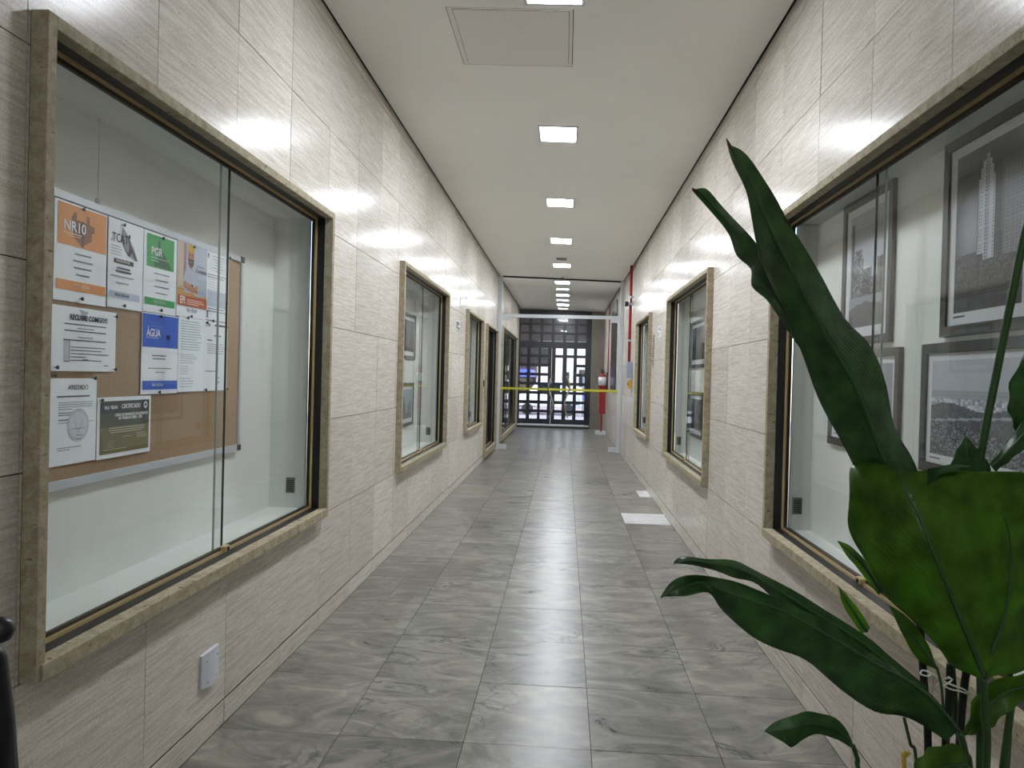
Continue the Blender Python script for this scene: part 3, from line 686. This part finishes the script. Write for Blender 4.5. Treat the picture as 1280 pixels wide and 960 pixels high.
# ------------------------------------------------------------------ small wall things
t = thing('wall_plate', XL, 1.955, -.842, 'white blank cover plate low on the left wall', 'cover plate')
mb = MB(); n = 8; y0, y1, z0, z1 = 1.906, 2.004, -.842, -.755
for k in range(n+1):
    yy = y0+(y1-y0)*k/n; xx = XL+.006+.006*math.sin(PI*k/n); bz = .006*math.sin(PI*k/n)
    mb.v += [(xx, yy, z0-bz), (xx, yy, z1+bz*.3), (XL+.0002, yy, z0-bz), (XL+.0002, yy, z1+bz*.3)]
for k in range(n):
    a = k*4; b = a+4; mb.f += [(a, b, b+1, a+1), (a+2, a+3, b+3, b+2), (a+1, b+1, b+3, a+3), (a, a+2, b+2, b)]
mb.f += [(0, 1, 3, 2), (n*4, n*4+2, n*4+3, n*4+1)]
mb.build('cover', white_plastic, t)
for yy, zz in ((1.925, -.775), (1.985, -.775), (1.93, -.832), (1.98, -.83)):
    MB().tube([(XL+.008, yy, zz), (XL+.0135, yy, zz)], .0018, 8).build('screw', silver, t)

def sign(X, face, y0, y1, z0, z1, lab, fig):
    t = thing('pictogram_sign', X, (y0+y1)/2, z0, lab, 'sign')
    MB().box(X, X-face*.004, y0, y1, z0, z1).build('plate', ink_white, t)
    for k in range(len(fig)): flatprint([fig[k]], X-face*.004, face).build('pictogram', print_m, t)
K = (28, 34, 34)
sign(XR, 1, 6.15, 6.33, .352, .44, 'small white sign with dark pictograms above the sign strip', [(6.17, 6.22, .4, .435, K), (6.17, 6.2, .36, .39, K), (6.26, 6.31, .36, .395, K), (6.25, 6.29, .41, .43, (20, 90, 70))])
sign(XL, -1, 6.33, 6.56, .383, .468, 'small black and white sign between second and third left windows', [(6.35, 6.42, .395, .46, K), (6.44, 6.5, .43, .46, K), (6.45, 6.54, .392, .415, K), (6.5, 6.53, .425, .455, K)])
t = thing('sign_strip', XR, 6.62, .1, 'vertical strip sign of dark lettering beside the third right window', 'sign')
MB().box(XR, XR-.004, 6.56, 6.70, .1, .395).build('plate', plain('strip_grey', rgb(176, 172, 160), .4), t)
rs = []
for k in range(13):
    z = .385-k*.0215
    rs.append((6.575, 6.575+(.11 if k % 3 else .07), z-.011, z, (40, 46, 40)))
flatprint(rs, XR-.004, 1).build('lettering', print_m, t)
t = thing('intercom', XL, 8.62, -.125, 'small black intercom on the stone jamb left of the dark door', 'intercom')
MB().box(XL, XL+.02, 8.53, 8.64, -.125, -.055).build('body', black_plastic, t, bevel=.002)
MB().box(XL+.02, XL+.022, 8.56, 8.61, -.115, -.1).build('button', grey_plastic, t)
# red pipe, box, valve
t = thing('fire_pipe', .735, 8.8, .2, 'red vertical pipe on the right wall in front of the glass partition', 'pipe')
MB().tube([(.735, 8.8, .2), (.735, 8.8, 1.33)], .017, 12).build('pipe', red_paint, t, True)
for z in (.95, .45): MB().tube([(.735, 8.8, z-.012), (.735, 8.8, z+.012)], .022, 12).box(.74, XR, 8.79, 8.81, z-.008, z+.008).build('clamp', silver, t)
t = thing('pipe_valve', .735, 8.75, .86, 'black and grey valve switch fixed to the red pipe', 'valve')
MB().box(.665, .705, 8.72, 8.80, .84, .895).build('housing', black_plastic, t, bevel=.003)
MB().tube([(.70, 8.76, .868), (.77, 8.76, .868)], .012, 10).box(.745, .775, 8.73, 8.79, .85, .89).build('bracket', silver, t)
MB().tube([(.735, 8.77, .868), (.735, 8.72, .94)], .006, 8).build('lever', black_plastic, t)
t = thing('junction_box', .735, 8.7, .02, 'grey metal electrical box at the foot of the red pipe', 'electrical box')
MB().box(.705, XR, 8.60, 8.86, .022, .2).build('body', plain('box_grey', rgb(150, 160, 175), .4), t, bevel=.003)
MB().box(.702, .705, 8.62, 8.84, .035, .185).build('cover', plain('box_cover', rgb(165, 175, 190), .4), t)
for k in (.14, .16): MB().box(.7, .702, 8.66, 8.8, k, k+.006).build('louvre', grey_plastic, t)
t = thing('alarm_button', .745, 8.7, -.06, 'small orange and red alarm button under the grey box', 'alarm')
MB().box(.725, XR, 8.64, 8.80, -.10, -.01).build('body', plain('alarm_yellow', rgb(200, 165, 60), .5), t, bevel=.002)
MB().tube([(.726, 8.72, -.05), (.716, 8.72, -.05)], .02, 12).build('button', red_paint, t)
# ceiling camera
t = thing('dome_camera', -.06, 10.02, 1.30, 'tiny black dome camera under the ceiling at the glass partition', 'camera')
MB().lathe(-.06, 10.02, [(.012, 1.295), (.022, 1.305), (.024, 1.318)], 14).build('dome', black_plastic, t, True)
MB().lathe(-.06, 10.02, [(.03, 1.318), (.03, 1.338)], 14).build('base', white_plastic, t)

# ------------------------------------------------------------------ glass partition
PY = 10.2
t = thing('door_3', -.06, PY, -1, 'white-framed glass partition and double glass door across the corridor', None, None, 'structure')
MB().box(XL+.004, XL+.06, PY-.015, PY+.015, -.995, 1.345).build('post', white_al, t, bevel=.002)
MB().box(XR-.05, XR-.003, PY-.02, PY+.02, -.995, 1.31).build('post', white_al, t, bevel=.002)
MB().box(XL+.06, XR-.05, PY-.015, PY+.015, .80, .845).build('transom', white_al, t, bevel=.002)
cz_box(MB(), XL+.06, XR-.05, PY-.012, PY+.012, -.02, -.002).build('head_rail', black_al, t)
tg = MB(); gt = .004
MB().box(XL+.06, XR-.05, PY-gt, PY+gt, .845, 1.305).build('transom_pane', glass_m, t)
SX = -.074
for a, b, hx, pts in ((XL+.062, SX-.002, -.18, ((-.179, .023), (-.221, -.111), (-.204, -.201), (-.16, -.332), (-.167, -.434), (-.21, -.547))),
                  (SX+.002, XR-.052, .03, ((.023, .023), (.067, -.113), (.049, -.195), (.002, -.328), (.010, -.429), (.05, -.54)))):
    lf = MB().box(a, b, PY-gt, PY+gt, -.985, .797).build('door_leaf', glass_m, t)
    P = [Vector((p[0], PY-.035, p[1])) for p in pts]; C = []
    for k in range(len(P)-1):
        p0, p1, p2, p3 = P[max(k-1, 0)], P[k], P[k+1], P[min(k+2, len(P)-1)]
        for q in range(8):
            u = q/8; C.append(.5*((2*p1)+(p2-p0)*u+(2*p0-5*p1+4*p2-p3)*u*u+(3*p1-p0-3*p2+p3)*u**3))
    C.append(P[-1])
    MB().tube(C, .0105, 8).tube([P[1], P[1]+Vector((0, .03, 0))], .008, 8).tube([P[-2], P[-2]+Vector((0, .03, 0))], .008, 8).build('pull_handle', chrome, lf, True)
    e = a if a < -.5 else b
    px0, px1 = (e, e+.1) if a < -.5 else (e-.11, e)
    MB().box(px0, px1, PY-.012, PY+.012, -.985, -.92).build('hinge_patch', white_al, lf, bevel=.002)
    MB().box(px0, px1, PY-.012, PY+.012, .755, .80).build('hinge_patch', white_al, lf, bevel=.002)
MB().box(SX-.05, SX+.09, PY-.014, PY+.014, .775, .82).build('lock_patch', white_al, t)
MB().box(SX+.01, SX+.035, PY-.016, PY+.016, -.993, -.95).build('floor_lock', chrome, t)
flt = MB().box(XL+.06, XR-.05, PY-.0075, PY-.0045, -.176, -.148).build('warning_tape', yellow_tape)
tag(flt, 'yellow tape stretched across the glass door at hand height', 'tape')

# ------------------------------------------------------------------ end door
DY = YE+.02
d = thing('door_4', -.215, DY, -1, 'black iron grid door with square openings at the corridor end', None, None, 'structure')
def bar(x0, x1, z0, z1, nm='bar', dy=0, par=None): return MB().box(x0, x1, DY-.015-dy, DY+.02, z0, z1).build(nm, door_black, par or d)
bar(-.935, -.90, -.985, 1.34, 'frame', .01); bar(.402, .505, -.985, 1.34, 'frame', .01)
bar(-.90, .402, 1.209, 1.345, 'frame'); bar(-.90, .402, .58, .715, 'lintel', .01)
UC = [(-.903, -.739), (-.679, -.507), (-.455, -.284), (-.231, -.06), (-.001, .17), (.236, .402)]
for k in range(5): bar(UC[k][1], UC[k+1][0], .715, 1.209)
for k in range(3): 
    zt = .853+k*.178
    if k < 2: bar(-.90, .402, zt-.004+.004, zt+.178-.132, 'bar', -.002)
    for (a, b) in UC: MB().box(a, b, DY, DY+.008, zt-.132, zt).build('figured_pane', figured, d)
LC = [(-.898, -.763), (-.696, -.539), (-.486, -.345), (-.196, -.054), (.028, .161), (.228, .39)]
for k in range(2):
    cols = LC[:3] if k == 0 else LC[3:]
    lf = MB().box(cols[0][1], cols[1][0], DY-.015, DY+.02, -.93, .58).box(cols[1][1], cols[2][0], DY-.015, DY+.02, -.93, .58).build('door_leaf', door_black, d)
    a0 = -.90 if k == 0 else -.27; a1 = -.275 if k == 0 else .402
    for (p, q) in ((a0, cols[0][0]), (cols[2][1], a1)): bar(p, q, -.93, .58, 'stile', .004, lf)
    for r_ in range(9):
        zt = .577-.1827*(r_-1)-.127; zb = .577-.1827*r_
        if r_ == 0: continue
        for c, (p, q) in enumerate(cols):
            if k == 1 and c < 2 and r_ in (2, 3): continue
            bar(p, q, zb if r_ < 8 else -.93, zt, 'bar', 0, lf)
        if k == 0 and r_ <= 2:
            for (p, q) in cols: MB().box(p, q, DY, DY+.008, zt, zt+.127).build('figured_pane', figured, lf)
MB().box(-.93, .49, YE-.10, YE+.10, -1.0, -.965).build('threshold', black_al, d)
MB().box(-.93, .49, YE-.02, YE+.10, -.965, -.935).build('threshold', white_marble, d)

# dark green stone panel, thin red pipe, extinguisher beyond the partition
t = thing('stone_panel', XR-.006, 12.0, -.19, 'dark green marble panel on the right wall behind the glass partition', 'wall panel')
MB().box(XR-.016, XR-.001, 11.4, 12.6, -.19, 1.2).build('slab', green_stone, t)
t = thing('riser_pipe', .745, 13.3, .1, 'thin red pipe dropping from the ceiling above the extinguisher', 'pipe')
MB().tube([(.748, 13.3, -.2), (.748, 13.3, 1.31)], .009, 8).build('pipe', red_paint, t, True)
t = thing('fire_extinguisher', .68, 13.6, -.94, 'red fire extinguisher with white label on a red stand beyond the glass', 'fire extinguisher')
MB().lathe(.675, 13.6, [(.055, -.17), (.072, -.16), (.074, .03), (.066, .06), (.04, .085), (.022, .095), (.022, .115)]).build('cylinder', red_paint, t, True)
MB().lathe(.675, 13.6, [(.0745, -.12), (.0745, .03)]).build('label', ink_white, t, True)
MB().box(.64, .70, 13.52, 13.60, .115, .135).box(.64, .72, 13.57, 13.6, .15, .16).tube([(.66, 13.58, .13), (.66, 13.58, .18)], .006, 8).build('valve', black_plastic, t)
MB().tube([(.70, 13.56, .12), (.745, 13.54, .10), (.752, 13.54, .0), (.745, 13.54, -.15), (.735, 13.54, -.25)], .01, 8).build('hose', black_plastic, t, True)
MB().box(.615, .735, 13.55, 13.65, -.63, -.17).build('stand_body', red_paint, t, bevel=.004)
MB().box(.655, .685, 13.58, 13.62, -.95, -.63).build('stand_leg', red_paint, t)
t = thing('plinth', .66, 13.7, -1, 'low white marble block under the red extinguisher stand', 'plinth')
MB().box(.57, .755, 13.5, 13.9, -1.0, -.95).build('block', white_marble, t, bevel=.003)

# ------------------------------------------------------------------ street outside
st = MB().box(-6, 6, YE+.4, 34, -1.06, -1.03).build('street_ground', pave_m); tag(st, 'sunlit pinkish pavement seen through the door grid', None, None, 'structure')
fc = thing('building', 1.5, 27, -1.03, 'pale building across the street seen through the door grid', 'building')
MB().box(-1.0, 6, 27, 28, -1.03, 4).build('wall', facade_m, fc)
MB().box(-.05, .15, 26.9, 27, -1.03, .2).build('door', black_plastic, fc); MB().box(.5, .8, 26.95, 27, -.3, .3).build('window', car_glass, fc)
fd = thing('shopfront', -3, 25, -1.03, 'dark shopfront on the far left of the street outside', 'building')
MB().box(-6, -1.0, 25.5, 27, -.05, 5).build('wall', plain('dark_brick', rgb(70, 52, 50), .8, noise=.5, nscale=5), fd)
MB().box(-6, -1.0, 26.2, 27, -1.03, -.05).build('window', car_glass, fd)
MB().box(-1.35, -1.0, 22, 25.5, .0, .22).build('awning', blue_m, fd)
pp = thing('kiosk', .65, 20.15, -1.03, 'grey kiosk with a blue panel outside the door on the right', 'kiosk')
MB().box(.47, .85, 20.1, 20.3, -1.03, .1).build('body', plain('kiosk_grey', rgb(110, 112, 120), .6), pp)
MB().box(.48, .70, 20.07, 20.1, -.55, -.38).build('sign_panel', blue_m, pp)
cr = thing('car', -.4, 21, -1.03, 'white car parked outside beyond the door grid', 'car')
mb = MB(); prof = [(-1.35, -.78), (-1.32, -.5), (-1.0, -.42), (-.75, -.12), (-.1, -.08), (.2, -.4), (.42, -.5), (.45, -.8)]
i = 0
for yy in (20.4, 21.6): mb.v += [(a, yy, b) for a, b in prof]
n = len(prof); mb.f += [tuple(range(n)), tuple(reversed(range(n, 2*n)))] + [(k, n+k, n+(k+1) % n, (k+1) % n) for k in range(n)]
mb.build('body', car_m, cr, bevel=.03)
MB().box(-.72, -.12, 20.38, 20.4, -.4, -.16).build('side_window', car_glass, cr)
for x in (-1.0, .12): MB().tube([(x, 20.36, -.87), (x, 20.5, -.87)], .155, 20).build('wheel', black_plastic, cr)
MB().box(-1.3, .4, 20.395, 20.4, -.72, -.7).build('trim', black_plastic, cr)

# ------------------------------------------------------------------ chair at the left edge
c = thing('chair', -.64, .78, -1, 'black padded chair showing only its edge at the far left', 'chair')
MB().tube([(-.612, .79, -.47), (-.610, .78, -.39), (-.609, .77, -.32), (-.613, .765, -.298)], [.018, .017, .014, .008], 14).build('backrest_post', black_plastic, c, True)
MB().lathe(-.590, .757, [(.002, -.297), (.010, -.293), (.014, -.283), (.010, -.273), (.002, -.269)], 16).build('knob', black_plastic, c, True)
MB().box(-.92, -.66, .77, .80, -.58, -.34).build('backrest', black_plastic, c, bevel=.02)
MB().box(-.88, -.56, .45, .8, -.66, -.61).build('seat', black_plastic, c, bevel=.02)
for x in (-.86, -.575):
    for y in (.47, .78): MB().tube([(x, y, -1), (x, y, -.65)], .009, 8).build('leg', black_plastic, c)

#PLANT
# ------------------------------------------------------------------ the plant
def cam_pt(px, py, Y):
    """a point of the plant measured in the photograph, placed at plan depth Y"""
    d = rt*((px-640)/FPX) - up*((py-480)/FPX) + fw
    return Vector((d.x*Y/d.y, Y, d.z*Y/d.y))
PX, PYc = .585, 1.08
plant = thing('potted_plant', PX, PYc, -1, 'tall broad-leaved green plant tied with white string in front of the right window', 'plant')
def crom(P, u):
    n = len(P)-1; x = u*n; k = min(int(x), n-1); t = x-k
    p0, p1, p2, p3 = P[max(k-1, 0)], P[k], P[k+1], P[min(k+2, n)]
    return .5*((2*p1)+(p2-p0)*t+(2*p0-5*p1+4*p2-p3)*t*t+(3*p1-p0-3*p2+p3)*t**3)
def leaf(rows, mat, name='leaf', nu=30, nw=6, wave=.004, rib=.0026, label=None, ribto=1.0, cup=.0, extra_rib=None, ribmat=None):
    """rows: ((Lx,Ly,Ld),(Mx,My,Md),(Rx,Ry,Rd)) in photograph pixels and plan depths"""
    Ls = [cam_pt(*r[0]) for r in rows]; Ms = [cam_pt(*r[1]) for r in rows]; Rs = [cam_pt(*r[2]) for r in rows]
    mb = MB(); mb.uv = []; n2 = 2*nw
    for i in range(nu+1):
        u = i/nu; L, M_, R_ = crom(Ls, u), crom(Ms, u), crom(Rs, u)
        for j in range(n2+1):
            w_ = abs(j-nw)/nw; E_ = L if j < nw else R_
            p = M_.lerp(E_, w_)
            p.y += wave*math.sin(u*22+(0 if j < nw else 1.7))*w_*w_ + cup*math.sin(PI*w_)*.5
            mb.v.append(tuple(p)); mb.uv.append((j/n2, u))
    for i in range(nu):
        for j in range(n2):
            a = i*(n2+1)+j; mb.f.append((a, a+1, a+n2+2, a+n2+1))
    o = mb.build(name, mat, plant, True)
    sm = o.modifiers.new('thickness', 'SOLIDIFY'); sm.thickness = .0007; sm.offset = 0
    if label: o['label'] = label
    if rib:
        P = [crom(Ms, i/24*ribto) + Vector((0, -.0012, 0)) for i in range(25)]
        r0_ = rib; MB().tube(P, [max(.0006, r0_*(1-i/26)) if rows_base_first else max(.0006, r0_*(i+1)/26) for i in range(25)], 6).build('midrib', ribmat or rib_m, o, True)
    if extra_rib:
        MB().tube([crom([cam_pt(*q) for q in extra_rib], i/16) for i in range(17)], [max(.0006, rib*.8*(1-i/18)) for i in range(17)], 6).build('midrib', ribmat or rib_m, o, True)
    return o
rows_base_first = False
# upright leaf, tip first
leaf([((909,177,1.02),(909,177,1.02),(910,178,1.02)), ((917,200,1.02),(922,196,1.015),(928,190,1.02)), ((930,235,1.03),(940,230,1.01),(951,222,1.03)), ((938,272,1.04),(953,265,1.01),(975,253,1.05)),
      ((950,315,1.05),(970,302,1.015),(993,288,1.06)), ((967,360,1.06),(988,335,1.02),(1012,325,1.07)), ((985,405,1.07),(1010,378,1.03),(1036,362,1.08)), ((1008,455,1.08),(1033,422,1.035),(1062,402,1.09)),
      ((1028,505,1.09),(1056,460,1.04),(1086,432,1.10)), ((1048,548,1.10),(1076,500,1.045),(1106,482,1.10)), ((1070,590,1.10),(1094,548,1.05),(1121,535,1.10)), ((1096,625,1.10),(1115,600,1.06),(1142,575,1.10)), ((1138,662,1.09),(1142,650,1.07),(1160,640,1.09))],
     leaf_dark, label='tall upright dark green leaf pointing to the ceiling', wave=.008, nu=40)
leaf([((866,236,1.06),(866,237,1.06),(867,238,1.06)), ((868,240,1.06),(874,239,1.055),(881,236,1.06)), ((892,270,1.07),(894,261,1.06),(898,253,1.07)), ((912,294,1.08),(916,286,1.065),(921,276,1.08)), ((922,320,1.09),(930,310,1.07),(939,298,1.09)),
      ((938,337,1.10),(942,326,1.075),(949,312,1.10)), ((940,357,1.10),(950,348,1.08),(960,336,1.10)), ((957,373,1.11),(966,366,1.09),(975,358,1.11)), ((971,394,1.11),(980,390,1.09),(992,380,1.11)), ((990,420,1.11),(1000,420,1.10),(1010,415,1.11)), ((1020,460,1.11),(1030,460,1.10),(1040,455,1.11))],
     leaf_dark, label='narrower curled green leaf behind the tall upright one', wave=.004)
# big back-lit leaf, junction first
for q in ([(908,173,1.02),(911,180,1.019),(917,190,1.017)], [(865,235,1.06),(868,238,1.058),(873,241,1.056)]):
    MB().tube([cam_pt(*p) for p in q], [.0006, .0022, .0012], 6).build('leaf_tip', tip_m, plant, True)['label'] = 'dry brown leaf tip'
rows_base_first = True
leaf([((1222,847,1.0),(1229,846,1.0),(1240,848,1.0)), ((1195,836,1.0),(1222,826,.985),(1268,838,1.02)), ((1165,802,1.01),(1212,800,.98),(1298,806,1.04)), ((1137,772,1.02),(1200,772,.98),(1318,770,1.05)), ((1108,745,1.03),(1188,742,.98),(1330,735,1.06)),
      ((1086,712,1.04),(1175,712,.98),(1335,705,1.06)), ((1070,678,1.05),(1162,680,.98),(1335,672,1.06)), ((1061,645,1.06),(1150,650,.99),(1330,645,1.06)), ((1058,610,1.07),(1138,625,1.0),(1318,620,1.05)), ((1067,584,1.08),(1128,603,1.01),(1300,603,1.05)), ((1090,573,1.08),(1122,588,1.03),(1270,588,1.05))],
     leaf_mid, label='very broad leaf seen from its back, left edge light green', wave=.012, nu=44, nw=12, rib=.004, cup=-.012,
     extra_rib=[(1230,846,.996),(1240,815,.992),(1256,770,.995),(1263,720,1.0),(1262,670,1.0),(1250,635,1.0)])
def flap(pts, mat, d):
    mb = MB(); mb.uv = []
    for k, p in enumerate(pts): mb.v.append(tuple(cam_pt(p[0], p[1], p[2] if len(p) > 2 else d))); mb.uv.append((.2+.1*k, .3))
    mb.f = [tuple(range(len(pts)))]
    o = mb.build('leaf_fold', mat, plant, True); s_ = o.modifiers.new('thickness', 'SOLIDIFY'); s_.thickness = .0008; return o
flap([(1086,573,1.07),(1111,585,1.045),(1113,609,1.03),(1142,588,1.03),(1120,577,1.05)], leaf_dark, 1.03)
flap([(1160,586,1.02),(1159,607,1.01),(1176,592,1.01),(1216,583,1.02),(1190,580,1.03)], leaf_dark, 1.02)
rows_base_first = False
# long leaf pointing left, tip first, and its companion above
leaf([((826,746,.90),(826,747,.90),(827,748,.90)), ((845,726,.90),(849,735,.905),(853,744,.90)), ((870,717,.90),(878,727,.91),(884,739,.90)), ((905,723,.915),(901,737,.90),(905,766,.915)), ((945,738,.93),(935,750,.91),(937,793,.93)), ((985,754,.94),(975,762,.92),(970,809,.945)),
      ((1030,774,.95),(1015,783,.925),(1010,828,.95)), ((1070,800,.96),(1055,806,.935),(1050,861,.96)), ((1110,830,.97),(1095,830,.94),(1090,886,.965)), ((1150,856,.98),(1135,851,.95),(1128,897,.975)), ((1180,885,.985),(1168,877,.96),(1155,908,.98)), ((1201,918,.99),(1199,914,.975),(1180,923,.985))],
     leaf_dark, label='long glossy leaf reaching left over the floor', wave=.008, nu=44, ribmat=rib_m)
leaf([((842,703,.93),(842,704,.93),(843,705,.93)), ((855,696,.93),(861,700,.925),(868,706,.93)), ((885,698,.935),(887,704,.925),(893,713,.935)), ((917,701,.94),(917,709,.93),(916,722,.94)), ((946,714,.95),(944,720,.935),(942,727,.95)), ((987,735,.96),(978,741,.945),(968,749,.955)),
      ((1033,764,.97),(1020,768,.955),(1005,780,.965)), ((1083,795,.98),(1070,798,.965),(1050,815,.975)), ((1112,820,.99),(1105,826,.975),(1092,842,.985)), ((1160,860,1.0),(1152,864,.985),(1140,875,.995))],
     leaf_dark, label='leaf just above the long one, curling at its tip', wave=.004)
leaf([((956,913,.95),(956,914,.95),(956,915,.95)), ((976,899,.95),(978,912,.945),(979,927,.95)), ((1000,891,.955),(996,908,.945),(990,935,.955)), ((1018,890,.96),(1010,904,.95),(1002,924,.96)), ((1036,894,.965),(1030,906,.955),(1022,918,.965)), ((1052,904,.97),(1047,912,.965),(1042,922,.97)), ((1063,922,.975),(1061,926,.972),(1056,930,.975)), ((1067,933,.98),(1066,934,.98),(1065,935,.98))],
     leaf_dark, label='small curled leaf low down beside the floor', wave=.002, nu=20)
leaf([((1142,957,.93),(1144,966,.925),(1146,978,.93)), ((1152,943,.93),(1156,965,.92),(1160,990,.93)), ((1165,934,.935),(1172,960,.925),(1178,992,.935)), ((1187,930,.94),(1191,956,.93),(1195,992,.94)), ((1204,936,.95),(1206,956,.945),(1208,988,.95)), ((1216,964,.96),(1216,972,.96),(1216,980,.96))],
     leaf_mid, label='leaf cut by the bottom edge of the view', wave=.003, nu=20)
leaf([((1290,428,1.1),(1292,428,1.1),(1294,428,1.1)), ((1268,465,1.1),(1293,460,1.08),(1325,455,1.1)), ((1260,497,1.1),(1290,495,1.08),(1330,490,1.1)), ((1263,522,1.1),(1288,520,1.08),(1316,522,1.1)), ((1271,540,1.1),(1280,544,1.1),(1290,548,1.1))],
     leaf_dark, label='dark leaf cut by the right edge of the view', wave=.004, nu=20)
leaf([((1300,505,1.08),(1305,520,1.07),(1310,540,1.08)), ((1280,525,1.08),(1281,540,1.07),(1281,560,1.08)), ((1257,555,1.08),(1259,565,1.07),(1262,576,1.08)), ((1237,580,1.08),(1240,584,1.08),(1244,590,1.08))],
     leaf_dark, label='shiny leaf edge at the right, above the broad leaf', wave=.002, nu=16)
leaf([((1206,546,1.12),(1207,546,1.12),(1208,546,1.12)), ((1196,562,1.12),(1208,562,1.11),(1221,560,1.12)), ((1188,583,1.12),(1210,585,1.11),(1236,580,1.12)), ((1184,610,1.12),(1211,612,1.11),(1240,610,1.12))],
     leaf_dark, label='pointed leaf tip showing behind the broad leaf', wave=.002, nu=16)
leaf([((1206,918,1.03),(1206,919,1.03),(1207,920,1.03)), ((1212,892,1.03),(1218,902,1.04),(1226,913,1.03)), ((1226,862,1.03),(1236,880,1.05),(1246,904,1.03)), ((1262,845,1.04),(1264,862,1.05),(1267,884,1.04)), ((1300,840,1.05),(1300,855,1.06),(1300,872,1.05))],
     leaf_mid, label='lower leaf hanging under the broad one', wave=.004, nu=20)
leaf([((1047,676,1.08),(1047,677,1.08),(1048,678,1.08)), ((1062,682,1.08),(1060,688,1.07),(1058,694,1.08)), ((1078,697,1.08),(1075,703,1.07),(1071,709,1.08)), ((1092,714,1.08),(1088,720,1.07),(1084,726,1.08)), ((1104,735,1.08),(1101,740,1.08),(1098,744,1.08))],
     leaf_light, label='small bright green spear left of the broad leaf', wave=.001, nu=16)
leaf([((1047,731,1.06),(1047,732,1.06),(1048,733,1.06)), ((1060,746,1.06),(1057,750,1.055),(1053,754,1.06)), ((1074,763,1.06),(1069,768,1.055),(1063,772,1.06)), ((1088,785,1.06),(1083,789,1.06),(1077,792,1.06))],
     leaf_light, label='lower bright green spear in front of the window sill', wave=.001, nu=16)
leaf([((1112,757,1.03),(1112,758,1.03),(1112,759,1.03)), ((1130,768,1.03),(1127,775,1.02),(1123,782,1.03)), ((1146,785,1.03),(1141,795,1.02),(1135,806,1.03)), ((1160,806,1.03),(1155,815,1.02),(1149,826,1.03)), ((1171,834,1.03),(1170,835,1.03),(1169,836,1.03))],
     leaf_mid, label='narrow hanging leaf in front of the dark stakes', wave=.001, nu=16)
# stems and stakes down into the pot
def stem(pts, r, name='stem', mat=None, lab=None):
    P = [cam_pt(*q) for q in pts[:-1]] + [Vector(pts[-1])]
    C = [crom(P, i/24) for i in range(25)]
    o = MB().tube(C, r, 8).build(name, mat or stem_m, plant, True)
    if lab: o['label'] = lab
    return o
SZ = -.79
stem([(1229,848,1.0),(1231,890,1.0),(1233,960,1.0),(.56,1.04,SZ)], .0045)
stem([(1285,270,1.10),(1263,380,1.11),(1245,470,1.12),(1226,570,1.12),(1222,640,1.12),(1225,960,1.10),(.57,1.08,SZ)], .0055)
stem([(1200,916,.985),(1206,940,.99),(1212,985,1.0),(.54,1.02,SZ)], .0045)
stem([(1140,655,1.08),(1180,760,1.09),(1195,900,1.09),(1205,965,1.09),(.55,1.09,SZ)], .005)
stem([(1066,932,.98),(1072,950,.985),(1080,985,.99),(.50,1.02,SZ)], .003)
stem([(1130,897,1.06),(1138,930,1.06),(1146,962,1.06),(.52,1.08,SZ)], .0022)
stem([(1171,834,1.03),(1177,860,1.03),(1180,905,1.04),(1185,960,1.05),(.54,1.07,SZ)], .0018)
stem([(1264,878,1.06),(1259,920,1.06),(1252,975,1.06),(.60,1.09,SZ)], .005)
stem([(1264,590,1.1),(1262,700,1.11),(1258,960,1.11),(.60,1.11,SZ)], .004)
for q in ([(1150,778,1.07),(1154,840,1.07),(1160,935,1.07),(.535,1.10,SZ)], [(1188,830,1.06),(1186,880,1.06),(1182,960,1.06),(.55,1.06,SZ)], [(1208,838,1.07),(1203,880,1.07),(1197,960,1.07),(.56,1.11,SZ)]):
    stem(q, .0052, 'stake', stake_m)
stem([(1137,940,1.05),(1132,945,1.05),(1131,965,1.05),(.515,1.07,SZ)], .003, 'dry_stem', plain('dry_yellow', rgb(190, 165, 60), .6))
sp = []
for q in ((1150,842),(1153,838),(1161,840),(1170,846),(1176,852),(1170,857),(1178,858),(1190,850),(1184,848),(1176,853),(1187,861),(1200,864),(1211,868),(1205,862),(1192,857),(1178,851),(1166,842),(1160,845),(1151,843)):
    sp.append(cam_pt(q[0], q[1], 1.045+.008*math.sin(len(sp)*1.7)))
MB().tube([crom(sp, i/90) for i in range(91)], .0011, 5).tube([cam_pt(1178,851,1.03), cam_pt(1186,846,1.025), cam_pt(1191,850,1.02)], .001, 5).build('string', string_m, plant, True)
MB().lathe(PX, PYc, [(.105, -1), (.11, -.995), (.135, -.79), (.14, -.765), (.13, -.765), (.125, -.785)], 32).build('pot', pot_m, plant, True)
MB().lathe(PX, PYc, [(.01, -.786), (.124, -.784), (.08, -.779), (.002, -.775)], 24).build('soil', soil_m, plant, True)
